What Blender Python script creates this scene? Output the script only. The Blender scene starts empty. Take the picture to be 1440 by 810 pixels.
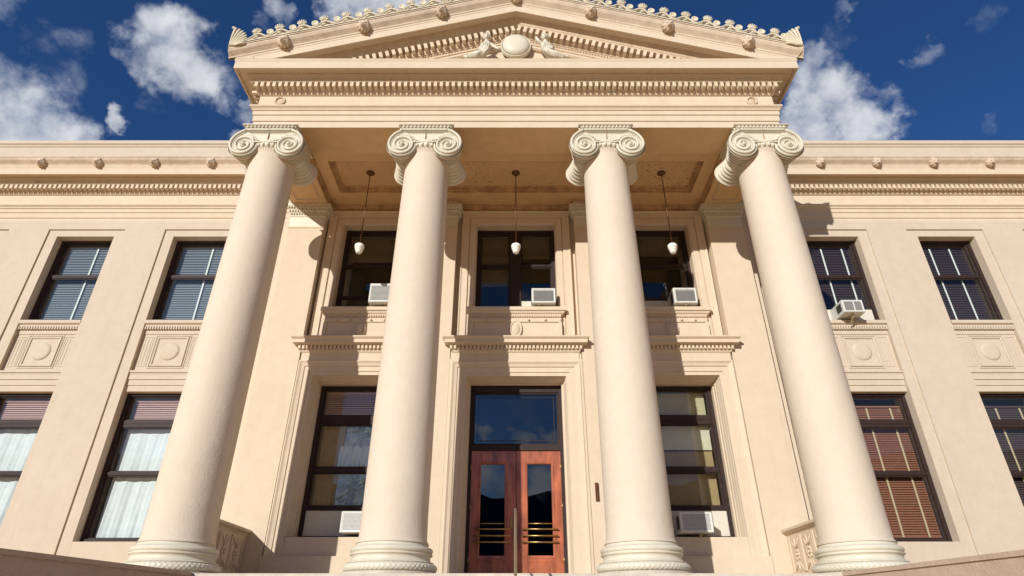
import bpy, bmesh, math, random
from mathutils import Vector, Matrix
R = math.radians
PI = math.pi
random.seed(7)
EYE = 1.6            # all heights below are given from eye level; the ground lies 1.6 m lower
SC = bpy.context.scene
COL = SC.collection

# ------------------------------------------------------------------ camera
cam_data = bpy.data.cameras.new('camera')
cam = bpy.data.objects.new('camera', cam_data)
COL.objects.link(cam)
cam_data.sensor_width = 36.0
cam_data.lens = 848.0 / 1440 * 36
cam_data.shift_x = -3.5 / 1440
cam_data.clip_end = 20000
cam.location = (-0.03, 0, EYE)
cam.rotation_euler = (R(90 + 29.25), 0, 0)
SC.camera = cam

# ------------------------------------------------------------------ light
SUN = Vector((0.515, 1.0, -0.405)).normalized()          # the way the light travels
sd = bpy.data.lights.new('sun', 'SUN')
sd.energy = 3.9
sd.angle = R(0.5)
sd.color = (1.0, 0.98, 0.93)
so = bpy.data.objects.new('sun', sd)
COL.objects.link(so)
so.rotation_euler = SUN.to_track_quat('-Z', 'Y').to_euler()
so.location = (-30, -50, 40)
SC.view_settings.view_transform = 'Standard'
SC.view_settings.look = 'None'
SC.view_settings.exposure = 0.22
SC.cycles.diffuse_bounces = 6
SC.view_settings.gamma = 1.0

world = bpy.data.worlds.new('World')
SC.world = world
world.use_nodes = True
wn = world.node_tree.nodes
wl = world.node_tree.links
for n in list(wn): wn.remove(n)
w_out = wn.new('ShaderNodeOutputWorld')
w_bg = wn.new('ShaderNodeBackground')
w_bg.inputs['Strength'].default_value = 0.07
wl.new(w_bg.outputs[0], w_out.inputs[0])
sky = wn.new('ShaderNodeTexSky')
sky.sky_type = 'NISHITA'
sky.sun_disc = False
sky.sun_elevation = math.asin(-SUN.z)
sky.sun_rotation = math.atan2(-SUN.x, -SUN.y)
sky.air_density = 1.0
sky.dust_density = 1.5
sky.ozone_density = 3.0
sky.altitude = 1500
geo = wn.new('ShaderNodeTexCoord')
DIRV = geo.outputs['Generated']

def wmath(op, a, b=None, clamp=False):
    n = wn.new('ShaderNodeMath'); n.operation = op; n.use_clamp = clamp
    for i, x in enumerate((a, b)):
        if x is None: continue
        if isinstance(x, (int, float)): n.inputs[i].default_value = x
        else: wl.new(x, n.inputs[i])
    return n.outputs[0]

def wsmooth(x, lo, hi):
    n = wn.new('ShaderNodeMapRange'); n.interpolation_type = 'SMOOTHSTEP'
    wl.new(x, n.inputs['Value'])
    n.inputs['From Min'].default_value = lo; n.inputs['From Max'].default_value = hi
    return n.outputs['Result']

def wwarp(src, scale, amt, off, detail=5):
    m = wn.new('ShaderNodeMapping'); m.inputs['Location'].default_value = off
    wl.new(DIRV, m.inputs['Vector'])
    n = wn.new('ShaderNodeTexNoise'); n.inputs['Scale'].default_value = scale
    n.inputs['Detail'].default_value = detail; n.inputs['Roughness'].default_value = .58
    wl.new(m.outputs[0], n.inputs['Vector'])
    a = wn.new('ShaderNodeVectorMath'); a.operation = 'SUBTRACT'
    wl.new(n.outputs['Color'], a.inputs[0]); a.inputs[1].default_value = (.5, .5, .5)
    b = wn.new('ShaderNodeVectorMath'); b.operation = 'SCALE'; b.inputs['Scale'].default_value = amt
    wl.new(a.outputs[0], b.inputs[0])
    c = wn.new('ShaderNodeVectorMath'); c.operation = 'ADD'
    wl.new(src, c.inputs[0]); wl.new(b.outputs[0], c.inputs[1])
    return c.outputs[0]
WDIR = wwarp(wwarp(DIRV, 9.0, .13, (2.2, .7, 4.1)), 32.0, .04, (7.2, 3.3, .2))
_n = wn.new('ShaderNodeVectorMath'); _n.operation = 'NORMALIZE'; wl.new(WDIR, _n.inputs[0]); WDIR = _n.outputs[0]

def wdot(v):
    n = wn.new('ShaderNodeVectorMath'); n.operation = 'DOT_PRODUCT'
    wl.new(WDIR, n.inputs[0]); n.inputs[1].default_value = v
    return n.outputs['Value']

def wnoise(scale, detail, rough, off=(0, 0, 0), dist=0.0):
    m = wn.new('ShaderNodeMapping'); m.inputs['Location'].default_value = off
    wl.new(DIRV, m.inputs['Vector'])
    n = wn.new('ShaderNodeTexNoise'); n.inputs['Scale'].default_value = scale
    n.inputs['Detail'].default_value = detail; n.inputs['Roughness'].default_value = rough
    n.inputs['Distortion'].default_value = dist
    wl.new(m.outputs[0], n.inputs['Vector'])
    return n.outputs['Fac']

# cumulus puffs: direction in the sky (x, y, z), angular radius in degrees, density
CLOUDS = [
    ((-0.466, 0.549, 0.694), 4.5, 1.00),
    ((-0.453, 0.581, 0.676), 4.2, 1.00),
    ((-0.489, 0.561, 0.667), 3.2, 0.90),
    ((-0.435, 0.598, 0.674), 2.8, 0.80),
    ((-0.491, 0.605, 0.627), 2.0, 0.60),
    ((-0.579, 0.512, 0.635), 3.2, 0.66),
    ((-0.552, 0.527, 0.646), 2.4, 0.62),
    ((-0.580, 0.541, 0.610), 2.8, 0.55),
    ((-0.600, 0.464, 0.651), 3.0, 0.75),
    ((-0.625, 0.543, 0.562), 5.2, 1.00),
    ((-0.603, 0.573, 0.555), 5.2, 1.00),
    ((-0.634, 0.558, 0.535), 6.2, 1.00),
    ((-0.660, 0.534, 0.529), 6.2, 1.00),
    ((-0.580, 0.591, 0.560), 2.0, 0.70),
    ((-0.333, 0.562, 0.757), 2.0, 0.72),
    ((-0.362, 0.567, 0.740), 1.6, 0.60),
    ((-0.404, 0.600, 0.691), 2.5, 0.62),
    ((-0.397, 0.634, 0.664), 1.8, 0.80),
    ((-0.420, 0.654, 0.630), 1.4, 0.75),
    ((-0.530, 0.595, 0.604), 1.4, 0.80),
    ((-0.231, 0.557, 0.798), 3.8, 0.95),
    ((-0.170, 0.559, 0.811), 5.0, 1.00),
    ((-0.109, 0.567, 0.816), 3.8, 0.85),
    ((-0.046, 0.560, 0.827), 5.0, 0.80),
    ((0.445, 0.615, 0.651), 4.8, 1.00),
    ((0.484, 0.622, 0.616), 4.2, 1.00),
    ((0.421, 0.655, 0.628), 4.2, 1.00),
    ((0.428, 0.596, 0.679), 3.2, 0.80),
    ((0.483, 0.595, 0.643), 3.2, 0.70),
    ((0.452, 0.546, 0.705), 2.8, 0.50),
    ((0.461, 0.519, 0.720), 2.0, 0.62),
    ((0.534, 0.534, 0.655), 1.6, 0.55),
    ((0.600, 0.565, 0.566), 1.5, 0.68),
    ((0.580, 0.488, 0.652), 2.0, 0.45),
    ((-0.040, -0.981, 0.192), 2.6, 0.95),
    ((-0.058, -0.981, 0.187), 1.8, 0.90),
    ((0.043, -0.979, 0.200), 3.1, 1.00),
    ((0.063, -0.980, 0.191), 2.4, 0.90),
    ((-0.078, -0.961, 0.267), 1.9, 0.80),
    ((-0.029, -0.962, 0.272), 1.6, 0.85),
    ((0.013, -0.963, 0.270), 1.3, 0.80),
    ((0.051, -0.960, 0.274), 2.2, 0.85),
    ((-0.269, -0.924, 0.270), 3.6, 0.80),
    ((0.244, -0.918, 0.314), 4.8, 0.75),
    ((0.019, -0.886, 0.463), 1.8, 0.80),
]
wob = wnoise(9.0, 9.0, 0.60, (3.1, 1.7, 0.4), 0.2)
fine = wnoise(24.0, 8.0, 0.58, (0.3, 5.7, 2.4), 0.3)
mask = None
for d, rad, dens in CLOUDS:
    v = Vector(d).normalized()
    f = wmath('MULTIPLY', wsmooth(wdot(v), math.cos(R(rad * 1.0)), 1.0), dens)
    mask = f if mask is None else wmath('MAXIMUM', mask, f)
nz = wmath('ADD', wmath('MULTIPLY', wob, 0.9), wmath('MULTIPLY', fine, 0.85))
dens_v = wmath('ADD', wmath('MULTIPLY', mask, 1.0), wmath('SUBTRACT', wmath('ADD', wmath('MULTIPLY', wob, 0.9), wmath("MULTIPLY", fine, 0.8)), 1.29))
puffs = wsmooth(dens_v, -0.04, 0.78)
# fair-weather bank low in the sky all round
sep = wn.new('ShaderNodeSeparateXYZ'); wl.new(DIRV, sep.inputs[0])
low = wmath('MULTIPLY', wsmooth(sep.outputs['Z'], 0.48, 0.20), wsmooth(wnoise(4.2, 7.0, 0.6, (9.0, 2.0, 1.0), 0.2), 0.46, 0.64))
cl = wmath('MAXIMUM', puffs, low, clamp=True)
shade = wnoise(9.0, 5.0, 0.55, (5.0, 1.0, 7.0))
cramp = wn.new('ShaderNodeMix'); cramp.data_type = 'RGBA'
wl.new(wsmooth(wmath('ADD', wmath('MULTIPLY', dens_v, 0.6), wmath('MULTIPLY', shade, 0.7)), 0.25, 0.75), cramp.inputs['Factor'])
cramp.inputs['A'].default_value = (4.0, 5.0, 7.0, 1)
cramp.inputs['B'].default_value = (10.0, 10.2, 10.6, 1)
grade = wn.new('ShaderNodeMix'); grade.data_type = 'RGBA'; grade.blend_type = 'MULTIPLY'
grade.inputs['Factor'].default_value = 1.0
wl.new(sky.outputs[0], grade.inputs['A'])
grade.inputs['B'].default_value = (0.40, 0.74, 1.16, 1)
fin = wn.new('ShaderNodeMix'); fin.data_type = 'RGBA'
wl.new(wmath('MULTIPLY', cl, 0.90), fin.inputs['Factor'])
wl.new(grade.outputs['Result'], fin.inputs['A'])
wl.new(cramp.outputs['Result'], fin.inputs['B'])
wl.new(fin.outputs['Result'], w_bg.inputs['Color'])

# ------------------------------------------------------------------ materials
def new_mat(name):
    m = bpy.data.materials.new(name); m.use_nodes = True
    return m, m.node_tree.nodes, m.node_tree.links, m.node_tree.nodes['Principled BSDF']

def stucco(name, col, rough=0.8, var=0.06, bump=0.25, grain=38.0, stain=0.0, stain_col=(0.3, 0.16, 0.07), streak=0.0):
    """painted render: fine trowel relief, faint large mottling, optional stains"""
    m, n, l, b = new_mat(name)
    tc = n.new('ShaderNodeTexCoord')
    gp = n.new('ShaderNodeNewGeometry')
    big = n.new('ShaderNodeTexNoise'); big.inputs['Scale'].default_value = 0.9; big.inputs['Detail'].default_value = 5; big.inputs['Roughness'].default_value = .65
    l.new(gp.outputs['Position'], big.inputs['Vector'])
    med = n.new('ShaderNodeTexNoise'); med.inputs['Scale'].default_value = 6.0; med.inputs['Detail'].default_value = 4
    l.new(gp.outputs['Position'], med.inputs['Vector'])
    s = n.new('ShaderNodeMath'); s.operation = 'ADD'; l.new(big.outputs['Fac'], s.inputs[0]); l.new(med.outputs['Fac'], s.inputs[1])
    mr = n.new('ShaderNodeMapRange'); l.new(s.outputs[0], mr.inputs['Value'])
    mr.inputs['From Min'].default_value = .7; mr.inputs['From Max'].default_value = 1.3
    mx = n.new('ShaderNodeMix'); mx.data_type = 'RGBA'
    l.new(mr.outputs[0], mx.inputs['Factor'])
    mx.inputs['A'].default_value = tuple(c * (1 - var) * (1, .985, .96)[i] for i, c in enumerate(col)) + (1,)
    mx.inputs['B'].default_value = tuple(min(1, c * (1 + var)) for c in col) + (1,)
    out = mx.outputs['Result']
    if streak:
        mp = n.new('ShaderNodeMapping'); mp.inputs['Scale'].default_value = (7, 7, .5)
        l.new(gp.outputs['Position'], mp.inputs['Vector'])
        t = n.new('ShaderNodeTexNoise'); t.inputs['Scale'].default_value = 1.0; t.inputs['Detail'].default_value = 4
        l.new(mp.outputs[0], t.inputs['Vector'])
        r2 = n.new('ShaderNodeMapRange'); l.new(t.outputs['Fac'], r2.inputs['Value'])
        r2.inputs['From Min'].default_value = .55; r2.inputs['From Max'].default_value = .8; r2.inputs['To Max'].default_value = streak
        m3 = n.new('ShaderNodeMix'); m3.data_type = 'RGBA'; l.new(r2.outputs[0], m3.inputs['Factor']); l.new(out, m3.inputs['A'])
        m3.inputs['B'].default_value = tuple(c * k for c, k in zip(col, (.72, .6, .48))) + (1,)
        out = m3.outputs['Result']
    if stain:
        v = n.new('ShaderNodeTexNoise'); v.inputs['Scale'].default_value = 17; v.inputs['Detail'].default_value = 3
        l.new(gp.outputs['Position'], v.inputs['Vector'])
        r = n.new('ShaderNodeMapRange'); l.new(v.outputs['Fac'], r.inputs['Value'])
        r.inputs['From Min'].default_value = .61; r.inputs['From Max'].default_value = .64
        v2 = n.new('ShaderNodeTexNoise'); v2.inputs['Scale'].default_value = .8
        l.new(gp.outputs['Position'], v2.inputs['Vector'])
        r2 = n.new('ShaderNodeMapRange'); l.new(v2.outputs['Fac'], r2.inputs['Value'])
        r2.inputs['From Min'].default_value = .42; r2.inputs['From Max'].default_value = .52
        mm = n.new('ShaderNodeMath'); mm.operation = 'MULTIPLY'; l.new(r.outputs[0], mm.inputs[0]); l.new(r2.outputs[0], mm.inputs[1])
        m4 = n.new('ShaderNodeMath'); m4.operation = 'MULTIPLY'; m4.inputs[1].default_value = stain; l.new(mm.outputs[0], m4.inputs[0])
        m2 = n.new('ShaderNodeMix'); m2.data_type = 'RGBA'; l.new(m4.outputs[0], m2.inputs['Factor'])
        l.new(out, m2.inputs['A']); m2.inputs['B'].default_value = stain_col + (1,)
        out = m2.outputs['Result']
    l.new(out, b.inputs['Base Color'])
    b.inputs['Roughness'].default_value = rough
    b.inputs['Specular IOR Level'].default_value = 0.3
    t1 = n.new('ShaderNodeTexNoise'); t1.inputs['Scale'].default_value = grain; t1.inputs['Detail'].default_value = 5; t1.inputs['Roughness'].default_value = .6
    l.new(gp.outputs['Position'], t1.inputs['Vector'])
    t2 = n.new('ShaderNodeTexNoise'); t2.inputs['Scale'].default_value = 3.5; t2.inputs['Detail'].default_value = 3
    l.new(gp.outputs['Position'], t2.inputs['Vector'])
    ad = n.new('ShaderNodeMath'); ad.operation = 'MULTIPLY_ADD'; l.new(t2.outputs['Fac'], ad.inputs[0]); ad.inputs[1].default_value = 1.6; l.new(t1.outputs['Fac'], ad.inputs[2])
    bp = n.new('ShaderNodeBump'); bp.inputs['Strength'].default_value = bump; bp.inputs['Distance'].default_value = .02
    l.new(ad.outputs[0], bp.inputs['Height']); l.new(bp.outputs[0], b.inputs['Normal'])
    return m

def plain(name, col, rough=.5, metal=0.0, spec=.5, noise=0.0, nscale=20, bump=0.0, stretch=(1, 1, 1)):
    m, n, l, b = new_mat(name)
    b.inputs['Roughness'].default_value = rough
    b.inputs['Metallic'].default_value = metal
    b.inputs['Specular IOR Level'].default_value = spec
    gp = n.new('ShaderNodeNewGeometry')
    mp = n.new('ShaderNodeMapping'); mp.inputs['Scale'].default_value = stretch; l.new(gp.outputs['Position'], mp.inputs['Vector'])
    t = n.new('ShaderNodeTexNoise'); t.inputs['Scale'].default_value = nscale; t.inputs['Detail'].default_value = 5
    l.new(mp.outputs[0], t.inputs['Vector'])
    mr = n.new('ShaderNodeMapRange'); l.new(t.outputs['Fac'], mr.inputs['Value'])
    mr.inputs['From Min'].default_value = .3; mr.inputs['From Max'].default_value = .7
    mx = n.new('ShaderNodeMix'); mx.data_type = 'RGBA'; l.new(mr.outputs[0], mx.inputs['Factor'])
    mx.inputs['A'].default_value = tuple(c * (1 - noise) for c in col) + (1,)
    mx.inputs['B'].default_value = tuple(min(1, c * (1 + noise)) for c in col) + (1,)
    l.new(mx.outputs['Result'], b.inputs['Base Color'])
    if bump:
        bp = n.new('ShaderNodeBump'); bp.inputs['Strength'].default_value = bump; bp.inputs['Distance'].default_value = .01
        l.new(t.outputs['Fac'], bp.inputs['Height']); l.new(bp.outputs[0], b.inputs['Normal'])
    return m

def glass(name, refl=1.0, tint=(.95, .97, .97)):
    m, n, l, b = new_mat(name)
    out = n['Material Output']; n.remove(b)
    tr = n.new('ShaderNodeBsdfTransparent'); tr.inputs[0].default_value = tint + (1,)
    gl = n.new('ShaderNodeBsdfGlossy'); gl.inputs['Roughness'].default_value = 0.01
    gl.inputs['Color'].default_value = (1, 1, 1, 1)
    fr = n.new('ShaderNodeFresnel'); fr.inputs['IOR'].default_value = 1.52
    gp = n.new('ShaderNodeNewGeometry')
    t = n.new('ShaderNodeTexNoise'); t.inputs['Scale'].default_value = 1.7; t.inputs['Detail'].default_value = 1
    l.new(gp.outputs['Position'], t.inputs['Vector'])
    bp = n.new('ShaderNodeBump'); bp.inputs['Strength'].default_value = .035; bp.inputs['Distance'].default_value = .02
    l.new(t.outputs['Fac'], bp.inputs['Height']); l.new(bp.outputs[0], gl.inputs['Normal'])
    mu = n.new('ShaderNodeMath'); mu.operation = 'MULTIPLY'; mu.inputs[1].default_value = refl; mu.use_clamp = True
    ff = n.new('ShaderNodeMath'); ff.operation = 'SUBTRACT'; ff.inputs[0].default_value = 1.0; l.new(gp.outputs['Backfacing'], ff.inputs[1])
    f2 = n.new('ShaderNodeMath'); f2.operation = 'MULTIPLY'; l.new(fr.outputs[0], f2.inputs[0]); l.new(ff.outputs[0], f2.inputs[1])
    l.new(f2.outputs[0], mu.inputs[0])
    mx = n.new('ShaderNodeMixShader'); l.new(mu.outputs[0], mx.inputs[0]); l.new(tr.outputs[0], mx.inputs[1]); l.new(gl.outputs[0], mx.inputs[2])
    l.new(mx.outputs[0], out.inputs['Surface'])
    return m

PEACH = (0.63, 0.515, 0.385)
M = {}
M['paint'] = stucco('peach_paint', PEACH, streak=.14, var=.035)
M['wing'] = stucco('wing_paint_less_bounce', (0.565, 0.468, 0.362), grain=26, bump=.3, streak=.10, var=.04)  # duller than PEACH: the wings' weaker bounce light is put into the colour
M['shaft'] = stucco('column_paint', (0.655, 0.55, 0.43), bump=.28, grain=32, var=.022)
M['ceiling'] = stucco('ceiling_paint_with_bounce', (0.64, 0.43, 0.23), bump=.2)  # peach pushed to orange: warm bounce under the porch is painted in
M['peel'] = stucco('peeling_paint_with_bounce', (0.62, 0.41, 0.22), bump=.25, stain=.7, stain_col=(.2, .09, .035))  # same painted-in warm bounce, plus real peeling spots
M['trim'] = stucco('dirty_trim_paint', (0.58, 0.455, 0.325), bump=.3, var=.12, streak=.5)
M['sima'] = stucco('weathered_gutter_paint', (0.60, 0.485, 0.37), bump=.4, var=.16, streak=.35)
M['cream'] = stucco('cream_glaze', (0.64, 0.585, 0.465), rough=.45, bump=.12, var=.05)
M['crest'] = stucco('cresting_glaze', (0.65, 0.575, 0.435), rough=.6, bump=.3, var=.1, streak=.25)
M['frame'] = plain('brown_frame_paint', (.034, .019, .016), rough=.6, spec=.25, noise=.25)
M['door'] = plain('varnished_redwood', (.36, .105, .048), rough=.25, spec=.7, noise=.5, nscale=6, bump=.05, stretch=(1, 1, .35))
M['brass'] = plain('brass', (.50, .34, .13), rough=.42, metal=1, noise=.15)
M['bronze'] = plain('bronze', (.13, .055, .025), rough=.4, metal=.6, noise=.2)
M['steel'] = plain('handrail_steel', (.30, .22, .14), rough=.4, metal=.5, noise=.2)
M['dark'] = plain('interior_dark', (.035, .028, .022), rough=.9, noise=.3, nscale=2)
M['blind_w'] = plain('grey_blind', (.33, .35, .38), rough=.6, noise=.05)
M['blind_d'] = plain('dark_blind', (.085, .055, .05), rough=.6, noise=.05)
M['blind_p'] = plain('pink_blind', (.62, .38, .33), rough=.6, noise=.05)
M['blind_r'] = plain('russet_blind', (.29, .115, .065), rough=.6, noise=.08)
M['tape'] = plain('white_tape', (.75, .76, .70), rough=.7, noise=.03)
M['tape_b'] = plain('beige_tape', (.52, .40, .24), rough=.7, noise=.03)
M['curtain'] = plain('white_curtain', (.68, .70, .69), rough=.8, noise=.06, nscale=8)
M['shade'] = plain('tan_roller_shade', (.36, .25, .115), rough=.8, noise=.1, nscale=6)
M['shade_l'] = plain('straw_shade', (.46, .40, .24), rough=.8, noise=.1, nscale=6)
M['shade_c'] = plain('cream_shade', (.62, .56, .40), rough=.8, noise=.06, nscale=6)
M['shade_d'] = plain('olive_roller_shade', (.10, .075, .035), rough=.8, noise=.1, nscale=6)
M['foil'] = plain('silver_sheet', (.42, .50, .58), rough=.3, metal=.25, noise=.25, nscale=9, bump=.5)
M['white'] = plain('white_metal', (.64, .63, .58), rough=.45, noise=.05)
M['grey'] = plain('grey_grille', (.26, .27, .26), rough=.5, noise=.1)
M['grille_d'] = plain('dark_grille', (.07, .07, .06), rough=.5, noise=.1)
M['acrust'] = plain('tan_metal', (.42, .32, .20), rough=.6, noise=.2)
M['panel'] = plain('cream_infill', (.60, .56, .46), rough=.7, noise=.05)
M['milk'] = plain('milk_glass', (.86, .84, .76), rough=.25, noise=.03)
M['glass'] = glass('window_glass', 1.25)
M['glass_door'] = glass('door_glass', 2.4, (.30, .33, .36))
M['concrete'] = stucco('grey_concrete', (0.58, 0.50, 0.41), bump=.5, grain=50, var=.12, streak=.4)
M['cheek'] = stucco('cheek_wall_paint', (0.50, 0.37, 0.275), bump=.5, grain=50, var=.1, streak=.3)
M['walk'] = stucco('concrete_walk', (0.78, 0.52, 0.27), bump=.4, grain=20, var=.12)
M['ground'] = stucco('dry_ground', (0.74, 0.47, 0.21), bump=.3, grain=5, var=.2)
M['hill'] = stucco('far_hill', (0.045, 0.055, 0.06), bump=.0, grain=.01, var=.3)
M['grime'] = stucco('grimy_ceiling_moulding', (.45, .275, .135), bump=.4, var=.35, stain=.6, stain_col=(.12, .06, .03))
M['roof'] = plain('roof_felt', (.12, .11, .10), rough=.9, noise=.2, nscale=3)

# ------------------------------------------------------------------ mesh helpers
class MB:
    def __init__(s): s.v = []; s.f = []; s.sm = []
    def add(s, vs, fs, smooth=False):
        k = len(s.v); s.v += [tuple(p) for p in vs]
        s.f += [tuple(i + k for i in f) for f in fs]; s.sm += [smooth] * len(fs)
        return s
    def box(s, x0, x1, y0, y1, z0, z1):
        vs = [(x0, y0, z0), (x1, y0, z0), (x1, y1, z0), (x0, y1, z0), (x0, y0, z1), (x1, y0, z1), (x1, y1, z1), (x0, y1, z1)]
        return s.add(vs, [(0, 3, 2, 1), (4, 5, 6, 7), (0, 1, 5, 4), (1, 2, 6, 5), (2, 3, 7, 6), (3, 0, 4, 7)])
    def rbox(s, cx, cy, cz, sx, sy, sz, rz=0, rx=0):
        m = Matrix.Rotation(rz, 3, 'Z') @ Matrix.Rotation(rx, 3, 'X')
        vs = [Vector((cx, cy, cz)) + m @ Vector((a * sx, b * sy, c * sz)) for c in (-.5, .5) for a, b in ((-.5, -.5), (.5, -.5), (.5, .5), (-.5, .5))]
        return s.add(vs, [(0, 3, 2, 1), (4, 5, 6, 7), (0, 1, 5, 4), (1, 2, 6, 5), (2, 3, 7, 6), (3, 0, 4, 7)])
    def lathe(s, prof, cx=0, cy=0, cz=0, seg=32, axis='Z', smooth=True, cap=True, radf=None):
        vs = []; n = len(prof)
        for j in range(seg):
            a = 2 * PI * j / seg
            for i, (r, h) in enumerate(prof):
                rr = r + (radf(a, i) if radf else 0)
                x, y = rr * math.cos(a), rr * math.sin(a)
                if axis == 'Z': vs.append((cx + x, cy + y, cz + h))
                elif axis == 'Y': vs.append((cx + x, cy + h, cz - y))
                else: vs.append((cx + h, cy + x, cz + y))
        fs = []
        for j in range(seg):
            k = (j + 1) % seg
            for i in range(n - 1):
                fs.append((j * n + i, k * n + i, k * n + i + 1, j * n + i + 1))
        s.add(vs, fs, smooth)
        if cap:
            m = len(s.v) - len(vs)
            s.f.append(tuple(m + j * n for j in range(seg))[::-1]); s.sm.append(False)
            s.f.append(tuple(m + j * n + n - 1 for j in range(seg))); s.sm.append(False)
        return s
    def ball(s, c, r, seg=8, rings=5, mat=None):
        rx, ry, rz = (r, r, r) if isinstance(r, (int, float)) else r
        vs = [(0, 0, rz)]
        for i in range(1, rings):
            t = PI * i / rings
            for j in range(seg):
                a = 2 * PI * j / seg
                vs.append((rx * math.sin(t) * math.cos(a), ry * math.sin(t) * math.sin(a), rz * math.cos(t)))
        vs.append((0, 0, -rz))
        fs = [(0, 1 + j, 1 + (j + 1) % seg) for j in range(seg)]
        for i in range(rings - 2):
            for j in range(seg):
                a = 1 + i * seg + j; b = 1 + i * seg + (j + 1) % seg
                fs.append((a, a + seg, b + seg, b))
        L = len(vs) - 1; o = 1 + (rings - 2) * seg
        fs += [(L, o + (j + 1) % seg, o + j) for j in range(seg)]
        c = Vector(c)
        vs = [c + (mat @ Vector(v) if mat else Vector(v)) for v in vs]
        return s.add(vs, fs, True)
    def tube(s, pts, r, seg=8, smooth=True, cap=True):
        pts = [Vector(p) for p in pts]; n = len(pts)
        rs = r if isinstance(r, (list, tuple)) else [r] * n
        vs = []; up = None
        for i, p in enumerate(pts):
            t = (pts[min(i + 1, n - 1)] - pts[max(i - 1, 0)]).normalized()
            if up is None: up = t.orthogonal().normalized()
            up = (up - t * up.dot(t)).normalized(); w = t.cross(up)
            for j in range(seg):
                a = 2 * PI * j / seg
                vs.append(p + (up * math.cos(a) + w * math.sin(a)) * rs[i])
        fs = []
        for i in range(n - 1):
            for j in range(seg):
                k = (j + 1) % seg
                fs.append((i * seg + j, i * seg + k, (i + 1) * seg + k, (i + 1) * seg + j))
        if cap:
            fs.append(tuple(range(seg))[::-1]); fs.append(tuple((n - 1) * seg + j for j in range(seg)))
        return s.add(vs, fs, smooth)
    def grid(s, vs, nu, nv, smooth=False, flip=False):
        fs = []
        for i in range(nu - 1):
            for j in range(nv - 1):
                q = (i * nv + j, (i + 1) * nv + j, (i + 1) * nv + j + 1, i * nv + j + 1)
                fs.append(q[::-1] if flip else q)
        return s.add(vs, fs, smooth)
    def path_sweep(s, path, prof):
        """prof [(p, z)] carried along a plan path [(x, y, nx, ny)]; p goes out along (nx, ny)"""
        vs = [(x + p * nx, y + p * ny, z) for x, y, nx, ny in path for p, z in prof]
        return s.grid(vs, len(path), len(prof))
    def frame_sweep(s, x0, x1, z0, z1, prof, closed=False):
        """prof [(out, y)] carried up, over and down round an opening"""
        cs = [(x0, z0, -1, 0), (x0, z1, -1, 1), (x1, z1, 1, 1), (x1, z0, 1, 0)]
        if closed: cs = [(x0, z0, -1, -1), (x0, z1, -1, 1), (x1, z1, 1, 1), (x1, z0, 1, -1), (x0, z0, -1, -1)]
        vs = [(x + o * a, y, z + o * b) for x, z, a, b in cs for o, y in prof]
        return s.grid(vs, len(cs), len(prof))
    def rake(s, prof, xl, slope, cap=True):
        vs = [(x, y, z - slope * abs(x)) for x in (-xl, 0, xl) for y, z in prof]
        k0 = len(s.v); s.grid(vs, 3, len(prof))
        if cap:
            n = len(prof); s.f.append(tuple(k0 + i for i in range(n))); s.f.append(tuple(k0 + 2 * n + i for i in range(n))[::-1]); s.sm += [False, False]
        return s

ORG = {}
def mk(name, mb, mat, parent=None, org=(0, 0, 0), **props):
    me = bpy.data.meshes.new(name)
    o3 = Vector(org)
    me.from_pydata([Vector(p) - o3 for p in mb.v], [], mb.f)
    me.polygons.foreach_set('use_smooth', mb.sm)
    bm = bmesh.new(); bm.from_mesh(me); bmesh.ops.recalc_face_normals(bm, faces=bm.faces); bm.to_mesh(me); bm.free()
    mats = mat if isinstance(mat, (list, tuple)) else [mat]
    for m in mats: me.materials.append(m)
    ob = bpy.data.objects.new(name, me)
    COL.objects.link(ob)
    place(ob, parent, o3, props)
    return ob

def place(ob, parent, o3, props):
    o3 = Vector(o3)
    ORG[ob.name] = o3
    if parent is None: ob.location = o3 + Vector((0, 0, EYE))
    else:
        ob.parent = parent; ob.location = o3 - ORG[parent.name]
    for k, v in props.items(): ob[k] = v

def empty(name, org, parent=None, **props):
    ob = bpy.data.objects.new(name, None); COL.objects.link(ob)
    ob.empty_display_size = .2
    place(ob, parent, org, props)
    return ob

def inst(src, parent, org, rot=None, scale=None, **props):
    """a copy of one object; shares the mesh"""
    c = src.copy(); COL.objects.link(c)
    place(c, parent, org, props)
    if rot: c.rotation_euler = rot
    if scale: c.scale = scale
    return c

# ------------------------------------------------------------------ ground and far land
GZ = -EYE
g = MB(); n = 24; vs = []
for i in range(n + 1):
    for j in range(n + 1):
        vs.append((-9000 + 18000 * i / n, -9000 + 18000 * j / n, GZ))
g.grid(vs, n + 1, n + 1)
mk('ground', g, M['ground'], kind='structure')
mk('path', MB().box(-16, 16, -40, 4.1, GZ - .2, GZ + .012), M['walk'], kind='structure')
hb = MB(); vs = []
NR = 180
for i in range(NR + 1):
    a = PI + PI * i / NR                                    # the half circle behind the camera
    h = 610 + 26 * math.sin(i * .11 + 1) + 18 * math.sin(i * .31 + 2) + 12 * math.sin(i * .83) + 6 * math.sin(i * 1.9 + .5)
    for rr, k in ((2300, 0), (2700, .45), (3100, 1), (4200, .6), (5200, 0)):
        vs.append((rr * math.cos(a), rr * math.sin(a), GZ - 2 + h * k))
hb.grid(vs, NR + 1, 5, smooth=True)
mk('hills', hb, M['hill'], kind='structure')

# ------------------------------------------------------------------ plan and levels (metres; heights from eye level)
FLOOR = .56
YF, YA = 8.60, 8.98           # architrave face, column axis
BX = 5.08                     # half width of the porch entablature
YW = 11.75                    # wing pier face
YP = 11.08                    # porch pilaster face
ZA = 8.35                     # underside of the architrave
SLOPE = .302
CXS = (-4.68, -1.71, 1.71, 4.68)

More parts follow.
